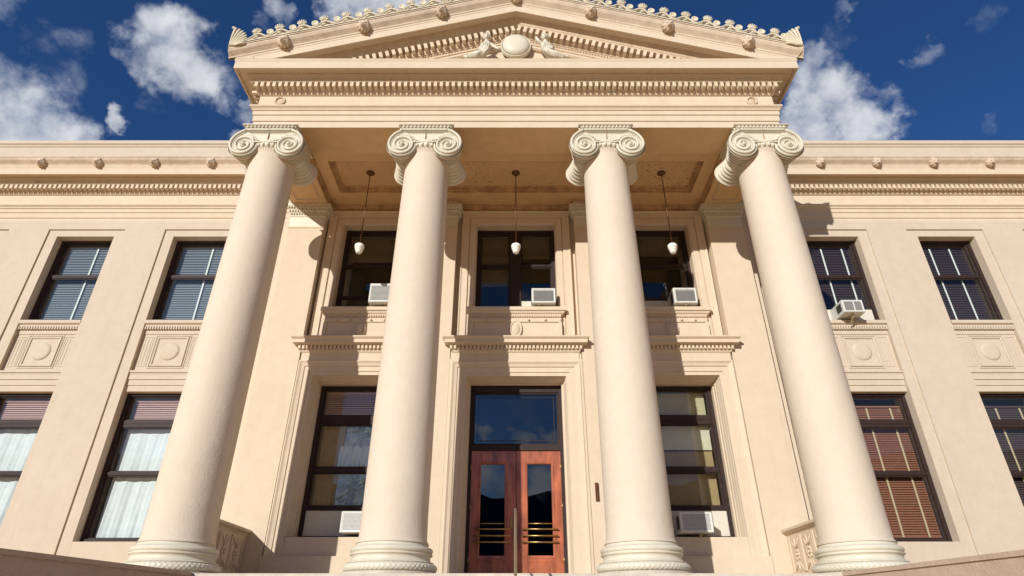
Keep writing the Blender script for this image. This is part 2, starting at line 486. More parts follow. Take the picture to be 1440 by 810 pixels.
porch = mk('porch_floor', MB().box(-5.6, 5.6, 8.15, 11.2, GZ, FLOOR), M['concrete'], kind='structure')
st = mk('stairs', MB().box(-3.97, 3.97, 8.0, 8.149, GZ, FLOOR - .165), M['concrete'], kind='structure')
step0 = None
for k in range(12):
    z1 = FLOOR - .166 * (k + 1); y1 = 8.0 - .31 * k
    mk('step', MB().box(-3.96 - .001 * k, 3.96 + .001 * k, y1 - .31, y1 - .002 + .0, GZ, z1), M['concrete'], st, org=(0, y1, GZ))

# the flaring walls beside the steps
for sx, lab in ((-1, 'low shaded side wall sloping away at the lower left of the steps'), (1, 'low sunlit side wall at the lower right of the steps')):
    e = empty('stair_side_wall', (sx * 4.1, 8.1, GZ), label=lab, category='wall', group='walls beside the steps')
    def pl(y, off): return sx * (3.97 + .16 * (8.15 - y) + off)
    def strip(off0, off1, za, zb, y0=1.5, y1=8.13):
        m = MB(); vs = [(pl(y, o), y, z) for y in (y0, y1) for o in (off0, off1) for z in (za, zb)]
        m.add(vs, [(0, 1, 3, 2), (4, 6, 7, 5), (0, 4, 5, 1), (2, 3, 7, 6), (0, 2, 6, 4), (1, 5, 7, 3)])
        return m
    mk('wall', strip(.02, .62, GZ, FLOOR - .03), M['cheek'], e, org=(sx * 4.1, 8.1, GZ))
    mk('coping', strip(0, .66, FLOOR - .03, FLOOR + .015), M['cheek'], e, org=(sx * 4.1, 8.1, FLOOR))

# ------------------------------------------------------------------ the building
B = empty('courthouse', (0, 11, GZ), label='peach stucco courthouse with a four-column Ionic portico and low pediment', category='building')

# wings: piers, slightly sunk window bays, spandrels
BAYS = (7.38, 10.12, 12.86)
HW, HB = .67, .90
XEND = 15.4
for sx in (-1, 1):
    w = MB(); sp = MB()
    def bx(a, b, *r):
        w.box(min(sx * a, sx * b), max(sx * a, sx * b), *r)
    edges = [5.02] + [e for c in BAYS for e in (c - HB, c + HB)] + [XEND]
    for i in range(0, len(edges), 2):
        bx(edges[i], edges[i + 1], YW, 12.4, GZ, 8.17)
    bx(5.02, XEND, YW, 12.4, 8.17, 8.40)
    for c in BAYS:
        bx(c - HB, c - HW, YW + .035, 12.38, GZ, 8.17)
        bx(c + HW, c + HB, YW + .035, 12.38, GZ, 8.17)
        bx(c - HW, c + HW, YW + .035, 12.38, 7.99, 8.17)
        bx(c - HW, c + HW, YW + .037, 12.37, GZ, 1.33)
    mk('wing_wall', w, M['wing'], B, org=(sx * 10, YW, GZ))
    for c in BAYS:
        X = sx * c
        s = MB()
        s.box(X - HW, X + HW, 11.88, 12.36, 4.2, 5.72)
        org = (X, 11.88, 5.0)
        # sill mouldings and the three bands over the lower window
        s.box(X - HW + .002, X + HW - .002, 11.865, 11.95, 5.50, 5.60)
        s.box(X - HW + .003, X + HW - .003, 11.825, 11.95, 4.455, 4.60)
        s.box(X - HW + .003, X + HW - .003, 11.845, 11.95, 4.335, 4.455)
        s.box(X - HW + .003, X + HW - .003, 11.862, 12.0, 4.205, 4.335)
        s.box(X - HW + .002, X + HW - .002, 11.80, 11.95, 4.60, 4.645)
        spo = mk('spandrel', s, M['wing'], B, org=org)
        t = MB()
        for q in range(24):
            x = X - HW + .02 + q * (2 * HW - .04) / 23
            t.box(x - .016, x + .016, 11.812, 11.86, 5.60, 5.665)
            t.box(x - .014, x + .014, 11.82, 11.86, 4.562, 4.60)
        mk('dentil_row', t, M['wing'], spo, org=org, kind='stuff')
        mk('panel_frame', MB().frame_sweep(X - .30, X + .30, 4.80, 5.40, [(0, 11.879), (0, 11.86), (.035, 11.853), (.05, 11.879)], True)
           .frame_sweep(X - .35, X + .35, 4.75, 5.45, [(0.01, 11.879), (0.01, 11.866), (.03, 11.866), (.03, 11.879)], True), M['wing'], spo, org=org)
        mk('disc', MB().lathe([(.001, -.03), (.15, -.027), (.185, -.022), (.20, -.002)], X, 11.878, 5.10, 36, 'Y', True, False), M['wing'], spo, org=org)
        for ss in (-1, 1):
            f = MB()
            for q in range(3):
                x = X + ss * (.46 + q * .065)
                f.box(x - .007, x + .007, 11.873, 11.879, 4.80, 5.40)
            f.frame_sweep(X + ss * .525 - .10, X + ss * .525 + .10, 4.77, 5.43, [(0, 11.879), (0, 11.872), (.012, 11.872), (.012, 11.879)], True)
            mk('fluted_panel', f, M['wing'], spo, org=org)
        mk('sill', MB().path_sweep([(X - HW + .002, 11.82, 0, -1), (X + HW - .002, 11.82, 0, -1)],
           [(-.4, 5.665), (.0, 5.665), (.0, 5.70), (.03, 5.72), (.045, 5.73), (.045, 5.80), (.03, 5.81), (-.4, 5.82)]), M['wing'], B, org=(X, 11.82, 5.7))

# entablature, carried round the porch and along both wings
PATH = [(-XEND, YW + .02, 0, -1), (-BX, YW + .02, -1, -1), (-BX, YF, -1, -1), (BX, YF, 1, -1), (BX, YW + .02, 1, -1), (XEND, YW + .02, 0, -1)]
PATHW = {-1: PATH[:2], 1: PATH[4:]}
arch = [(-.015, ZA), (0, ZA), (0, 8.50), (.020, 8.505), (.020, 8.645), (.040, 8.65), (.040, 8.75), (.06, 8.755), (.065, 8.785), (.095, 8.815), (.105, 8.82), (.105, 8.855), (0.0, 8.87)]
frieze = [(0.0, 8.87), (.0, 9.185), (.025, 9.19), (.04, 9.215), (.04, 9.235), (.06, 9.25), (.06, 9.382), (.185, 9.387), (.19, 9.41), (.205, 9.44), (.235, 9.50), (.25, 9.53), (.25, 9.555)]
cor = [(.25, 9.555), (.40, 9.555), (.40, 9.495), (.435, 9.495), (.435, 9.675), (.445, 9.69), (.445, 9.72), (.455, 9.74)]
sima = [(.455, 9.74), (.462, 9.77), (.49, 9.80), (.535, 9.84), (.56, 9.88), (.565, 9.905), (.58, 9.91), (.58, 9.94), (.50, 9.945), (.0, 9.95)]
ent = empty('entablature', (0, YF, ZA), B)
mk('architrave', MB().path_sweep(PATH, arch), M['paint'], ent, org=(0, YF, ZA))
mk('frieze', MB().path_sweep(PATH, frieze), M['paint'], ent, org=(0, YF, ZA))
mk('corona', MB().path_sweep(PATH, cor), M['paint'], ent, org=(0, YF, ZA))
# gutter moulding along wings and the porch flanks (the front is carried by the pediment)
for sx in (-1, 1):
    P = PATH[:3] if sx < 0 else PATH[3:]
    mk('gutter_moulding', MB().path_sweep(P, sima), M['sima'], ent, org=(0, YF, ZA))
mk('cornice_top', MB().path_sweep(PATH[2:4], [(.455, 9.74), (.0, 9.80)]), M['paint'], ent, org=(0, YF, ZA))

# dentils: the porch front one by one, the small far ones in rows
DS = .1178
d0 = None
nd = 88
for i in range(nd):
    x = (i - (nd - 1) / 2) * DS
    if d0 is None:
        d0 = mk('dentil', MB().box(-.031, .031, -.108, .035, -.060, .060), M['paint'], ent, org=(x, YF - .083, 9.322))
        d0.data.transform(Matrix.Translation((x, YF - .083, 9.322)))
    else: inst(d0, ent, (x, YF - .083, 9.322))
def row_box(mb, x, y, z, nx, ny, w=.033, dd=.105):
    if ny: mb.box(x - w, x + w, y - dd, y + .01, z - .055, z + .055)
    else: mb.box(min(x, x + nx * dd) - (.01 if nx > 0 else 0), max(x, x + nx * dd) + (.01 if nx < 0 else 0), y - w, y + w, z - .055, z + .055)
for sx in (-1, 1):
    r = MB()
    k = 0
    while True:
        x = BX + .2 + .04 + k * DS
        if x > XEND: break
        row_box(r, sx * x, YW + .02 - .083, 9.322, 0, -1); k += 1
    for j in range(26):
        y = YF + .02 + j * DS
        row_box(r, sx * (BX + .083), y, 9.322, sx, 0)
    mk('dentil_row', r, M['paint'], ent, org=(0, YF, ZA), kind='stuff')
# bead and leaf under the dentils, and egg rows over them
def beads(mb, pts, size, seg=6):
    for p in pts: mb.ball(p, size, seg, 4)
bd = MB()
beads(bd, [(-BX - .02 + i * .059, YF - .045, 9.213) for i in range(173)], (.014, .014, .02))
beads(bd, [(-BX - .1 + i * .059, YF - .205, 9.455) for i in range(176)], (.017, .02, .038))
mk('bead_moulding', bd, M['trim'], ent, org=(0, YF, ZA), kind='stuff')
bd = MB()
for sx in (-1, 1):
    beads(bd, [(sx * (BX + .2 + i * .059), YW + .02 - .045, 9.213) for i in range(165)], (.014, .014, .02), 5)
    beads(bd, [(sx * (BX + .25 + i * .059), YW + .02 - .205, 9.455) for i in range(166)], (.017, .02, .038), 5)
mk('bead_moulding', bd, M['trim'], ent, org=(0, YF, ZA), kind='stuff')
# rings on the frieze over the outer columns
for sx in (-1, 1):
    mk('ring_boss', MB().lathe([(.074, 0), (.076, -.022), (.09, -.034), (.104, -.03), (.112, -.014), (.112, 0)], sx * 4.66, YF + .001, 9.045, 32, 'Y', True, False)
       .lathe([(.001, -.012), (.06, -.01), (.074, 0)], sx * 4.66, YF + .001, 9.045, 24, 'Y', True, False), M['trim'], ent, org=(sx * 4.66, YF, 9.07))

# parapets of the wings
for sx in (-1, 1):
    a, b = (-XEND, -5.02) if sx < 0 else (5.02, XEND)
    p = MB()
    p.path_sweep([(a, 11.62, 0, -1), (b, 11.62, 0, -1)], [(0, 9.8), (0, 10.60), (.02, 10.61), (.025, 10.65), (.045, 10.67), (.06, 10.68), (.06, 10.78), (-.45, 10.80), (-.45, 9.8)])
    mk('parapet', p, M['wing'], B, org=(sx * 10, 11.62, 9.9))

# lion heads
def lion():
    """head facing -Y: muzzle, brow, eyes and a wavy mane, one surface"""
    m = MB(); vs = []; NU, NV = 30, 36
    def g(u, v, cu, cv, w): return math.exp(-((u - cu) ** 2 + (v - cv) ** 2) / (w * w))
    for i in range(NU + 1):
        th = R(4) + R(128) * i / NU
        for j in range(NV):
            ph = 2 * PI * j / NV
            u, v = math.sin(th) * math.cos(ph), math.sin(th) * math.sin(ph)
            r = .092
            front = th < R(72)
            r += .060 * g(u, v, 0, -.22, .26) + .022 * g(u, v, 0, .10, .13)          # muzzle, bridge
            r += .020 * g(u, v, .34, .36, .16) + .020 * g(u, v, -.34, .36, .16)        # brow
            r -= .022 * g(u, v, .27, .12, .12) + .022 * g(u, v, -.27, .12, .12)        # eyes
            r -= .040 * g(u, v * 1.0, 0, -.52, .13) * 1.0                                # open mouth
            r += .020 * g(u, v, 0, -.74, .16)                                           # chin
            r += .026 * g(u, v, .62, .62, .16) + .026 * g(u, v, -.62, .62, .16)        # ears
            mane = 1 / (1 + math.exp(-(th - R(62)) * 12))
            r += mane * (.020 + .011 * math.sin(ph * 9 + th * 4) + .008 * math.sin(ph * 17 - th * 9))
            vs.append((r * math.sin(th) * math.cos(ph) * .95, -r * math.cos(th) - .03, r * math.sin(th) * math.sin(ph) * 1.02))
    fs = []
    for i in range(NU):
        for j in range(NV):
            k = (j + 1) % NV
            fs.append((i * NV + j, i * NV + k, (i + 1) * NV + k, (i + 1) * NV + j))
    fs.append(tuple(range(NV))[::-1]); fs.append(tuple(NU * NV + j for j in range(NV)))
    ct, st_ = math.cos(R(20)), math.sin(R(20))
    vs = [(x, y * ct - z * st_ * -1 * -1, y * st_ + z * ct) for x, y, z in vs]
    return m.add(vs, fs, True)
L0 = mk('lion_head', lion(), M['sima'], ent, org=(0, 0, 0))
L0['_src'] = 1
ys = YW + .02 - .47
firstl = True
def put_lion(x, y, z, rz=0, s=1.0, par=None):
    global firstl
    if firstl:
        firstl = False; c = L0
        c.location = Vector((x, y, z)) - ORG[ent.name]
        del c['_src']
    else: c = inst(L0, par or ent, (x, y, z))
    c.rotation_euler = (0, 0, rz); c.scale = (s, s, s)
for sx in (-1, 1):
    for k in range(6): put_lion(sx * (7.38 + 1.37 * k), ys - .01, 9.80, 0, 1.0)
    for y in (9.55, 10.95): put_lion(sx * (BX + .48), y, 9.81, sx * R(90), 1.0)

# ------------------------------------------------------------------ pediment
PED = empty('pediment', (0, YF, 9.75), B)
DZ = 1.712
tri = MB()
tri.add([(-5.1, YF + .03, 9.72), (5.1, YF + .03, 9.72), (0, YF + .03, 9.72 + 5.1 * SLOPE + .2), (-5.1, YF + .3, 9.72), (5.1, YF + .3, 9.72), (0, YF + .3, 9.72 + 5.1 * SLOPE + .2)],
        [(0, 1, 2), (3, 5, 4), (0, 3, 4, 1), (1, 4, 5, 2), (2, 5, 3, 0)])
mk('tympanum', tri, M['paint'], PED, org=(0, YF, 9.75))
def rk(prof, dz): return [(YF - p, z + dz) for p, z in prof]
mk('raking_corona', MB().rake(rk([(.25, 9.555), (.40, 9.555), (.40, 9.505), (.431, 9.505), (.431, 9.675), (.441, 9.69), (.441, 9.72), (.452, 9.738), (.2, 9.75), (-.3, 9.75)], DZ), BX + .43, SLOPE), M['paint'], PED, org=(0, YF, 9.75))
sim_r = [(.455, 9.735), (.462, 9.77), (.49, 9.80), (.535, 9.845), (.56, 9.90), (.565, 9.93), (.58, 9.935), (.58, 9.975), (.40, 9.98), (.40, 9.74)]
XS = BX + .58
mk('raking_gutter', MB().rake(rk(sim_r, DZ), XS, SLOPE), M['sima'], PED, org=(0, YF, 9.75))
bed = [(-.06, 9.03), (.0, 9.03), (.0, 9.06), (.02, 9.07), (.02, 9.115), (.04, 9.145), (.04, 9.165), (.06, 9.17), (.06, 9.372), (.185, 9.377), (.19, 9.40), (.205, 9.42), (.21, 9.44), (.235, 9.50), (.25, 9.54), (.25, 9.56), (-.06, 9.565)]
mk('raking_bed_moulding', MB().rake(rk(bed, DZ), 4.35, SLOPE), M['trim'], PED, org=(0, YF, 9.75))
nr = 64
RS = .1285
for i in range(nr):
    x = (i - (nr - 1) / 2) * RS
    z = 9.295 + DZ - SLOPE * abs(x)
    inst(d0, PED, (x, YF - .083, z), rot=(0, math.atan(SLOPE) * (1 if x > 0 else -1), 0), scale=(1.1, 1, 1.25))
bd = MB()
for i in range(-70, 71):
    x = i * .061; bd.ball((x, YF - .045, 9.14 + DZ - SLOPE * abs(x)), (.014, .014, .02), 6, 4)
for i in range(-50, 51):
    x = i * .083; bd.ball((x, YF - .200, 9.445 + DZ - SLOPE * abs(x)), (.018, .012, .034), 6, 4)
mk('bead_moulding', bd, M['trim'], PED, org=(0, YF, 9.75), kind='stuff')
for sx in (-1, 1):
    mk('corner_block', MB().box(*sorted((sx * (BX + .1), sx * (BX + .448))), YF - .447, YF - .1, 9.745, 9.80), M['sima'], PED, org=(sx * (BX + .3), YF - .3, 9.75))
# sunk panel border in the tympanum
mk('tympanum_moulding', MB().rake([(YF + .03, 10.63), (YF - .02, 10.63), (YF - .05, 10.66), (YF - .05, 10.70), (YF - .02, 10.73), (YF + .03, 10.74)], 3.2, SLOPE), M['paint'], PED, org=(0, YF, 9.75))
for k in range(-3, 4):
    x = k * 1.54
    put_lion(x, YF - .50, 9.80 + DZ - SLOPE * abs(x) + .02, 0, 1.1, PED)

# cresting
ZC = 9.975 + DZ
ang = math.atan(SLOPE)
def petal(m, a, L, w, y, cx=0, cz=0, th=.02):
    mat = Matrix.Rotation(-a, 3, 'Y')
    m.ball((cx + math.sin(a) * L * .6, y, cz + math.cos(a) * L * .6), (w, th, L * .42), 8, 6, mat)
def palmette():
    m = MB()
    # shell fan: rounded back plate with seven raised ribs
    n = 15; zc = .215
    rim = [(-.03, .12)] + [(.082 * math.sin(R(-110 + 220 * k / n)), zc + .03 + .088 * math.cos(R(-110 + 220 * k / n))) for k in range(n + 1)] + [(.03, .12)]
    N = len(rim)
    m.add([(x, .0, z) for x, z in rim] + [(x, .035, z) for x, z in rim], [tuple(range(N)), tuple(range(N, 2 * N))[::-1]] + [(i, (i + 1) % N, (i + 1) % N + N, i + N) for i in range(N)])
    for k in range(7):
        a = R(-84 + 28 * k)
        tip = (.088 * math.sin(a), zc + .03 + .094 * math.cos(a))
        m.tube([(0.25 * tip[0], -.004, .17 + .25 * (tip[1] - .17)), (.6 * tip[0], -.012, .17 + .6 * (tip[1] - .17)), (tip[0], -.010, tip[1])], [.006, .011, .014], 7)
        m.ball((tip[0], -.010, tip[1]), .015, 7, 5)
    m.ball((0, -.014, .165), (.03, .022, .024), 8, 5)
    m.ball((0, -.02, .075), (.048, .022, .026), 10, 6)
    return m
def cover(): # end of a roof tile roll: a short drum with a dished face
    return MB().lathe([(.001, -.045), (.045, -.045), (.055, -.06), (.070, -.06), (.072, -.045), (.072, .12)], 0, 0, 0, 20, 'Y', True, True)
pal0 = dis0 = None
SP = .4285
for k in range(-12, 13):
    for half in (0, 1):
        x = (k + (.5 if half else 0)) * SP
        if abs(x) > XS - .28: continue
        z = ZC - SLOPE * abs(x)
        sgn = 1 if x > 0 else -1 if x < 0 else 0
        if half == 0:
            if pal0 is None:
                pal0 = mk('palmette', palmette(), M['crest'], PED); c = pal0; place(c, PED, (x, YF - .565, z), {})
            else: c = inst(pal0, PED, (x, YF - .565, z))
            c.rotation_euler = (0, sgn * ang * .6, 0)
        else:
            if dis0 is None:
                dis0 = mk('tile_end', cover(), M['crest'], PED); c = dis0; place(c, PED, (x, YF - .51, z + .20), {})
            else: c = inst(dis0, PED, (x, YF - .51, z + .20))
sc = MB()
for sx in (-1, 1):
    pts = []; pts2 = []
    N = 240
    for i in range(N + 1):
        x = sx * (.02 + (XS - .30) * i / N)
        ph = 2 * PI * abs(x) / SP
        pts.append((x, YF - .585, ZC - SLOPE * abs(x) + .095 + .060 * math.cos(ph)))
    sc.tube(pts, .020, 6)
    for i in range(13):
        x = sx * i * SP
        if abs(x) > XS - .35: continue
        for q in (-1, 1):            # leaf curls springing from the wave
            for (dx, dz, r_) in ((.155, .02, .022), (.125, .035, .016), (.20, .045, .014)):
                X_ = x + q * dx
                sc.ball((X_, YF - .575, ZC - SLOPE * abs(X_) + dz), (r_ * 1.3, .016, r_), 7, 5)
    sc.add([(sx * a, y, ZC - SLOPE * a - .01 + z) for a in (0.0, XS - .02) for y, z in ((YF - .595, 0), (YF - .595, .022), (YF - .545, .025), (YF - .545, .150), (YF - .50, .155), (YF - .50, 0))],
           [(0, 1, 7, 6), (1, 2, 8, 7), (2, 3, 9, 8), (3, 4, 10, 9), (4, 5, 11, 10)])
mk('scroll_band', sc, M['crest'], PED, org=(0, YF, 9.75), kind='stuff')
# corner acroteria: half palmettes fanned inward with a curled tip over the corner
for sx in (-1, 1):
    m = MB(); X0 = sx * (XS - .02); z0 = ZC - SLOPE * XS - .02
    for k in range(8):
        a = R(2 + 10.5 * k); L = .50 - .03 * k
        pts = [(X0 - sx * (math.sin(a) * L * t + .015 * k * (1 - t)), YF - .585 - .015 * math.sin(PI * t), z0 + math.cos(a) * L * t) for t in [q / 8 for q in range(9)]]
        m.tube(pts, [.012 + .016 * (q / 8) ** 1 for q in range(9)], 6)
        m.ball(pts[-1], (.03, .024, .03), 8, 5)
    m.ball((X0 + sx * .02, YF - .59, z0 + .51), (.04, .03, .032), 8, 6)
    # solid web behind the ribs, and the return along the flank
    web = [(X0, z0)] + [(X0 - sx * math.sin(R(2 + 10.5 * k)) * (.50 - .03 * k), z0 + math.cos(R(2 + 10.5 * k)) * (.50 - .03 * k)) for k in range(8)]
    nn = len(web)
    m.add([(x, YF - .575, z) for x, z in web] + [(x, YF - .50, z) for x, z in web],
          [tuple(range(nn)), tuple(range(nn, 2 * nn))[::-1]] + [(i, (i + 1) % nn, (i + 1) % nn + nn, i + nn) for i in range(nn)])
    web2 = [(YF - .58, z0), (YF - .58, z0 + .48), (YF - .48, z0 + .46), (YF - .38, z0 + .36), (YF - .30, z0 + .26), (YF - .24, z0 + .14), (YF - .2, z0)]
    nn = len(web2)
    m.add([(X0, y, z) for y, z in web2] + [(X0 - sx * .05, y, z) for y, z in web2],
          [tuple(range(nn)), tuple(range(nn, 2 * nn))[::-1]] + [(i, (i + 1) % nn, (i + 1) % nn + nn, i + nn) for i in range(nn)])
    mk('acroterion', m, M['crest'], PED, org=(X0, YF - .5, z0))
# roof planes of the porch and flat roof of the block
rf = MB()
for sx in (-1, 1):
    vs = [(0, y, ZC - .07) for y in (YF - .42, 13.5)] + [(sx * (XS - .1), y, ZC - .07 - SLOPE * (XS - .1)) for y in (YF - .42, 13.5)]
    rf.add(vs, [(0, 1, 3, 2)])
rf.box(-XEND, XEND, 12.1, 22, 9.80, 9.86)
mk('roof', rf, M['roof'], B, org=(0, 12, 9.8))

# shield in the tympanum
sh = MB().lathe([(.001, -.10), (.10, -.096), (.20, -.078), (.275, -.04), (.288, .0)], 0, YF - .10, 10.55, 40, 'Y', True, True)
sh.lathe([(.288, .06), (.292, -.012), (.303, -.022), (.316, -.012), (.318, .06)], 0, YF - .10, 10.55, 40, 'Y', True, False)
shm = mk('shield', sh, M['cream'], PED, org=(0, YF - .1, 10.55))
shm.scale = (1, 1, 1.07)

# ------------------------------------------------------------------ columns
def entasis(t): return .462 - .052 * (t ** 1.6)
def shaft_mesh():
    H0, H1 = FLOOR + .41, 7.79
    prof = [(.50, H0), (.485, H0 + .02), (.468, H0 + .06)]
    for i in range(1, 25):
        t = i / 24; prof.append((entasis(t), H0 + .06 + (H1 - H0 - .13) * t))
    prof += [(.415, H1 - .05), (.43, H1 - .03), (.43, H1)]
    return MB().lathe(prof, 0, 0, 0, 72)
def base_mesh():
    f = FLOOR
    m = MB()
    def leaf(a, i):
        if i < 2 or i > 9: return 0
        t = (i - 2) / 7
        return .014 * abs(math.sin(a * 30 + t * 5.0)) + .010 * abs(math.sin(a * 30 - t * 5.0)) - .008
    tor = [(.50, f + .048)]
    for i in range(11):
        th = -PI / 2 + PI * i / 10
        tor.append((.555 + .062 * math.cos(th), f + .108 + .055 * math.sin(th)))
    tor.append((.50, f + .166))
    m.lathe(tor, 0, 0, 0, 300, radf=leaf, cap=False)
    m.lathe([(.50, f + .160), (.578, f + .163), (.582, f + .176), (.56, f + .180), (.538, f + .196), (.526, f + .22), (.528, f + .245), (.545, f + .262), (.556, f + .265), (.558, f + .283), (.536, f + .287), (.53, f + .292),
             (.545, f + .298), (.558, f + .314), (.559, f + .332), (.550, f + .352), (.527, f + .364), (.498, f + .368), (.49, f + .40), (.485, f + .42)], 0, 0, 0, 72, cap=False)
    return m
def plinth_mesh():
    return MB().lathe([(.655, FLOOR - .0), (.655, FLOOR + .044), (.645, FLOOR + .05), (.30, FLOOR + .05)], 0, 0, 0, 64, smooth=False)
def capital_mesh():
    m = MB()
    A0 = ZA - .092
    m.path_sweep([(-.46, -.42, -1, -1), (.46, -.42, 1, -1), (.46, .42, 1, 1), (-.46, .42, -1, 1), (-.46, -.42, -1, -1)],
                 [(-.4, A0), (.0, A0), (.004, A0 + .006), (-.005, A0 + .010), (.0, A0 + .025), (.04, A0 + .072), (.062, A0 + .074), (.065, A0 + .088), (-.4, A0 + .089)])
    for k in range(13):
        x = -.46 + .92 * (k + .5) / 13
        for sy in (-1, 1):
            m.ball((x, sy * (.42 + .030), A0 + .042), (.022, .026, .036), 8, 6)
    for k in range(12):
        y = -.42 + .84 * (k + .5) / 12
        for sx in (-1, 1): m.ball((sx * .49, y, A0 + .042), (.026, .022, .036), 8, 6)
    ZE, XE, YV = 7.862, .425, .48
    def rad(u): return .236 * (1 - u) ** 1.1 + .026 + .088 * math.exp(-u * 2.75 * 2 * PI / .62)
    TT = 2.75 * 2 * PI
    for sy in (-1, 1):
        for sx in (-1, 1):
            cx = sx * XE
            # body of the volute: first turn of the spiral, extruded
            out = []
            N = 40
            for i in range(N):
                th = 2 * PI * i / N; rr = rad(th / TT) + .008
                if th > 1.5 * PI: rr = max(rr, rad(1.5 * PI / TT) * (1 - (th / (PI * .5) - 3)) + .345 * (th / (PI * .5) - 3) ** 1.5)
                out.append((cx + sx * rr * math.sin(th), ZE + rr * math.cos(th)))
            y0_, y1_ = sy * (YV - .035), sy * (YV - .10)
            m.add([(x, y0_, z) for x, z in out] + [(x, y1_, z) for x, z in out],
                  [tuple(range(N)), tuple(range(N, 2 * N))[::-1]] + [(i, (i + 1) % N, (i + 1) % N + N, i + N) for i in range(N)])
            def spiral(off, r0, yo, n=110):
                pts = []; rs = []
                for i in range(n):
                    u = i / (n - 1); rr = rad(u) - off * (1 - .8 * u)
                    pts.append((cx + sx * rr * math.sin(u * TT), sy * (YV + yo), ZE + rr * math.cos(u * TT)))
                    rs.append(r0 * (1 - .55 * u))
                return pts, rs
            p, r = spiral(.0, .028, -.02); m.tube(p, r, 8)
            p, r = spiral(.050, .010, -.03); m.tube(p, r, 6)
            m.lathe([(.001, -.03), (.02, -.027), (.036, -.012), (.04, .02)], cx, sy * (YV - .005) if sy < 0 else sy * (YV - .02), ZE, 16, 'Y', True, False) if sy < 0 else m.ball((cx, sy * (YV - .02), ZE), (.036, .03, .036), 12, 8)
        # channel between the volutes with its raised borders
        for zt, sag, radi, yo, span in ((ZE + .352, .0, .026, -.02, XE), (ZE + .300, .004, .009, -.03, XE), (ZE + .045, -.0, .018, -.015, .26), (ZE + .085, -.055, .012, -.03, .40)):
            pts = []
            for i in range(21):
                t = -1 + 2 * i / 20
                lift = 0 if sag == 0 or sag > 0 else -sag * abs(t) ** 1.6
                if span == .40: lift = .105 * abs(t) ** 1.8
                pts.append((t * span, sy * (YV + yo), zt + lift))
            m.tube(pts, radi, 8)
        ch = []
        for i in range(17):
            t = -1 + 2 * i / 16; x = t * XE
            ch += [(x, sy * (YV - .06), ZE + .03), (x, sy * (YV - .03), ZE + .045), (x, sy * (YV - .05), ZE + .12), (x, sy * (YV - .06), ZE + .21), (x, sy * (YV - .035), ZE + .35), (x, sy * (YV - .1), ZE + .37)]
        m.grid(ch, 17, 6, True)
    m.box(-.44, .44, -.42, .42, 7.94, A0 + .01)
    for sx in (-1, 1): m.box(*sorted((sx * .40, sx * .52)), -.38, .38, 7.98, A0 + .008)
    # bolsters: spindles from front to back, wrapped in overlapping bands
    for sx in (-1, 1):
        prof = []; NB = 5
        for sgn in (-1, 1):
            for q in range(NB):
                k = (NB - 1 - q) if sgn < 0 else q
                ta, tb = .03 + .39 * k / NB, .03 + .39 * (k + 1) / NB
                ra, rb = .145 + .10 * (k / NB) ** 1.4, .145 + .10 * ((k + 1) / NB) ** 1.4 + .048
                seg_ = [(ra, ta), (ra + (rb - ra) * .75, ta + (tb - ta) * .5), (rb, tb - .012), (rb - .006, tb - .001)]
                if sgn < 0: prof += [(r, -t) for r, t in seg_[::-1]]
                else: prof += seg_
        m.lathe(prof, sx * XE, 0, ZE - .01, 36, 'Y', False, False)
        m.lathe([(.15, -.035), (.178, -.028), (.178, .028), (.15, .035)], sx * XE, 0, ZE, 28, 'Y', False, False)
        for j in (-1, 1):
            m.lathe([(.235, j * .42 - .03), (.272, j * .42 - .02), (.272, j * .42 + .012), (.235, j * .42 + .02)], sx * XE, 0, ZE, 32, 'Y', True, False)
    # echinus with eggs, bead below
    m.lathe([(.40, 7.765), (.422, 7.77), (.43, 7.78), (.422, 7.79), (.435, 7.80), (.455, 7.82), (.47, 7.86), (.47, 7.96)], 0, 0, 0, 64, cap=False)
    for k in range(32):
        a = 2 * PI * (k + .5) / 32
        m.ball((.462 * math.cos(a), .462 * math.sin(a), 7.857), (.030, .034, .044), 8, 6)
    for k in range(56):
        a = 2 * PI * k / 56
        m.ball((.428 * math.cos(a), .428 * math.sin(a), 7.783), (.018, .018, .013), 6, 4)
    return m
c0 = None
for i, x in enumerate(CXS):
    if c0 is None:
        c0 = mk('column', shaft_mesh(), M['shaft'], B); place(c0, B, (x, YA, 0), {})
        cb = mk('base', base_mesh(), M['cream'], None); place(cb, c0, (x, YA, 0), {})
        cp = mk('plinth', plinth_mesh(), M['concrete'], None); place(cp, c0, (x, YA, 0), {})
        cc = mk('capital', capital_mesh(), M['cream'], None); place(cc, c0, (x, YA, 0), {})
        cj = mk('joint', MB().box(-.002, .002, -.4545, -.40, 7.93, 8.20).box(-.002, .002, -.489, -.45, 8.19, 8.238), M['grime'], None); place(cj, c0, (x, YA, 0), {})
    else:
        c = inst(c0, B, (x, YA, 0))
        for q in (cb, cp, cc, cj): inst(q, c, (x, YA, 0))

# beams and ceiling of the porch
bm_ = MB()
YB = 9.34
bm_.box(-BX + .02, BX - .02, YF + .014, YB, ZA + .002, 9.0)
for sx in (-1, 1):
    a, b = sorted((sx * 4.27, sx * (BX - .02)))
    bm_.box(a, b, YB, 11.7, ZA + .0035, 9.0)
mk('beam', bm_, M['ceiling'], B, org=(0, YF, ZA))
for sx in (-1, 1):   # sunk panel mouldings on the side beams
    m = MB()
    x0, x1 = sorted((sx * 4.40, sx * 4.94))
    for a, b, c, d in ((x0, x1, 9.55, 9.57), (x0, x1, 10.83, 10.85), (x0, x0 + .02, 9.57, 10.83), (x1 - .02, x1, 9.57, 10.83)):
        m.box(a, b, c, d, ZA - .012, ZA + .002)
    mk('beam_moulding', m, M['trim'], B, org=(sx * 4.7, 10.2, ZA))
ZCE = 8.50
cl_ = MB()
cl_.box(-4.27, 4.27, YB, 9.74, ZCE, ZCE + .12)
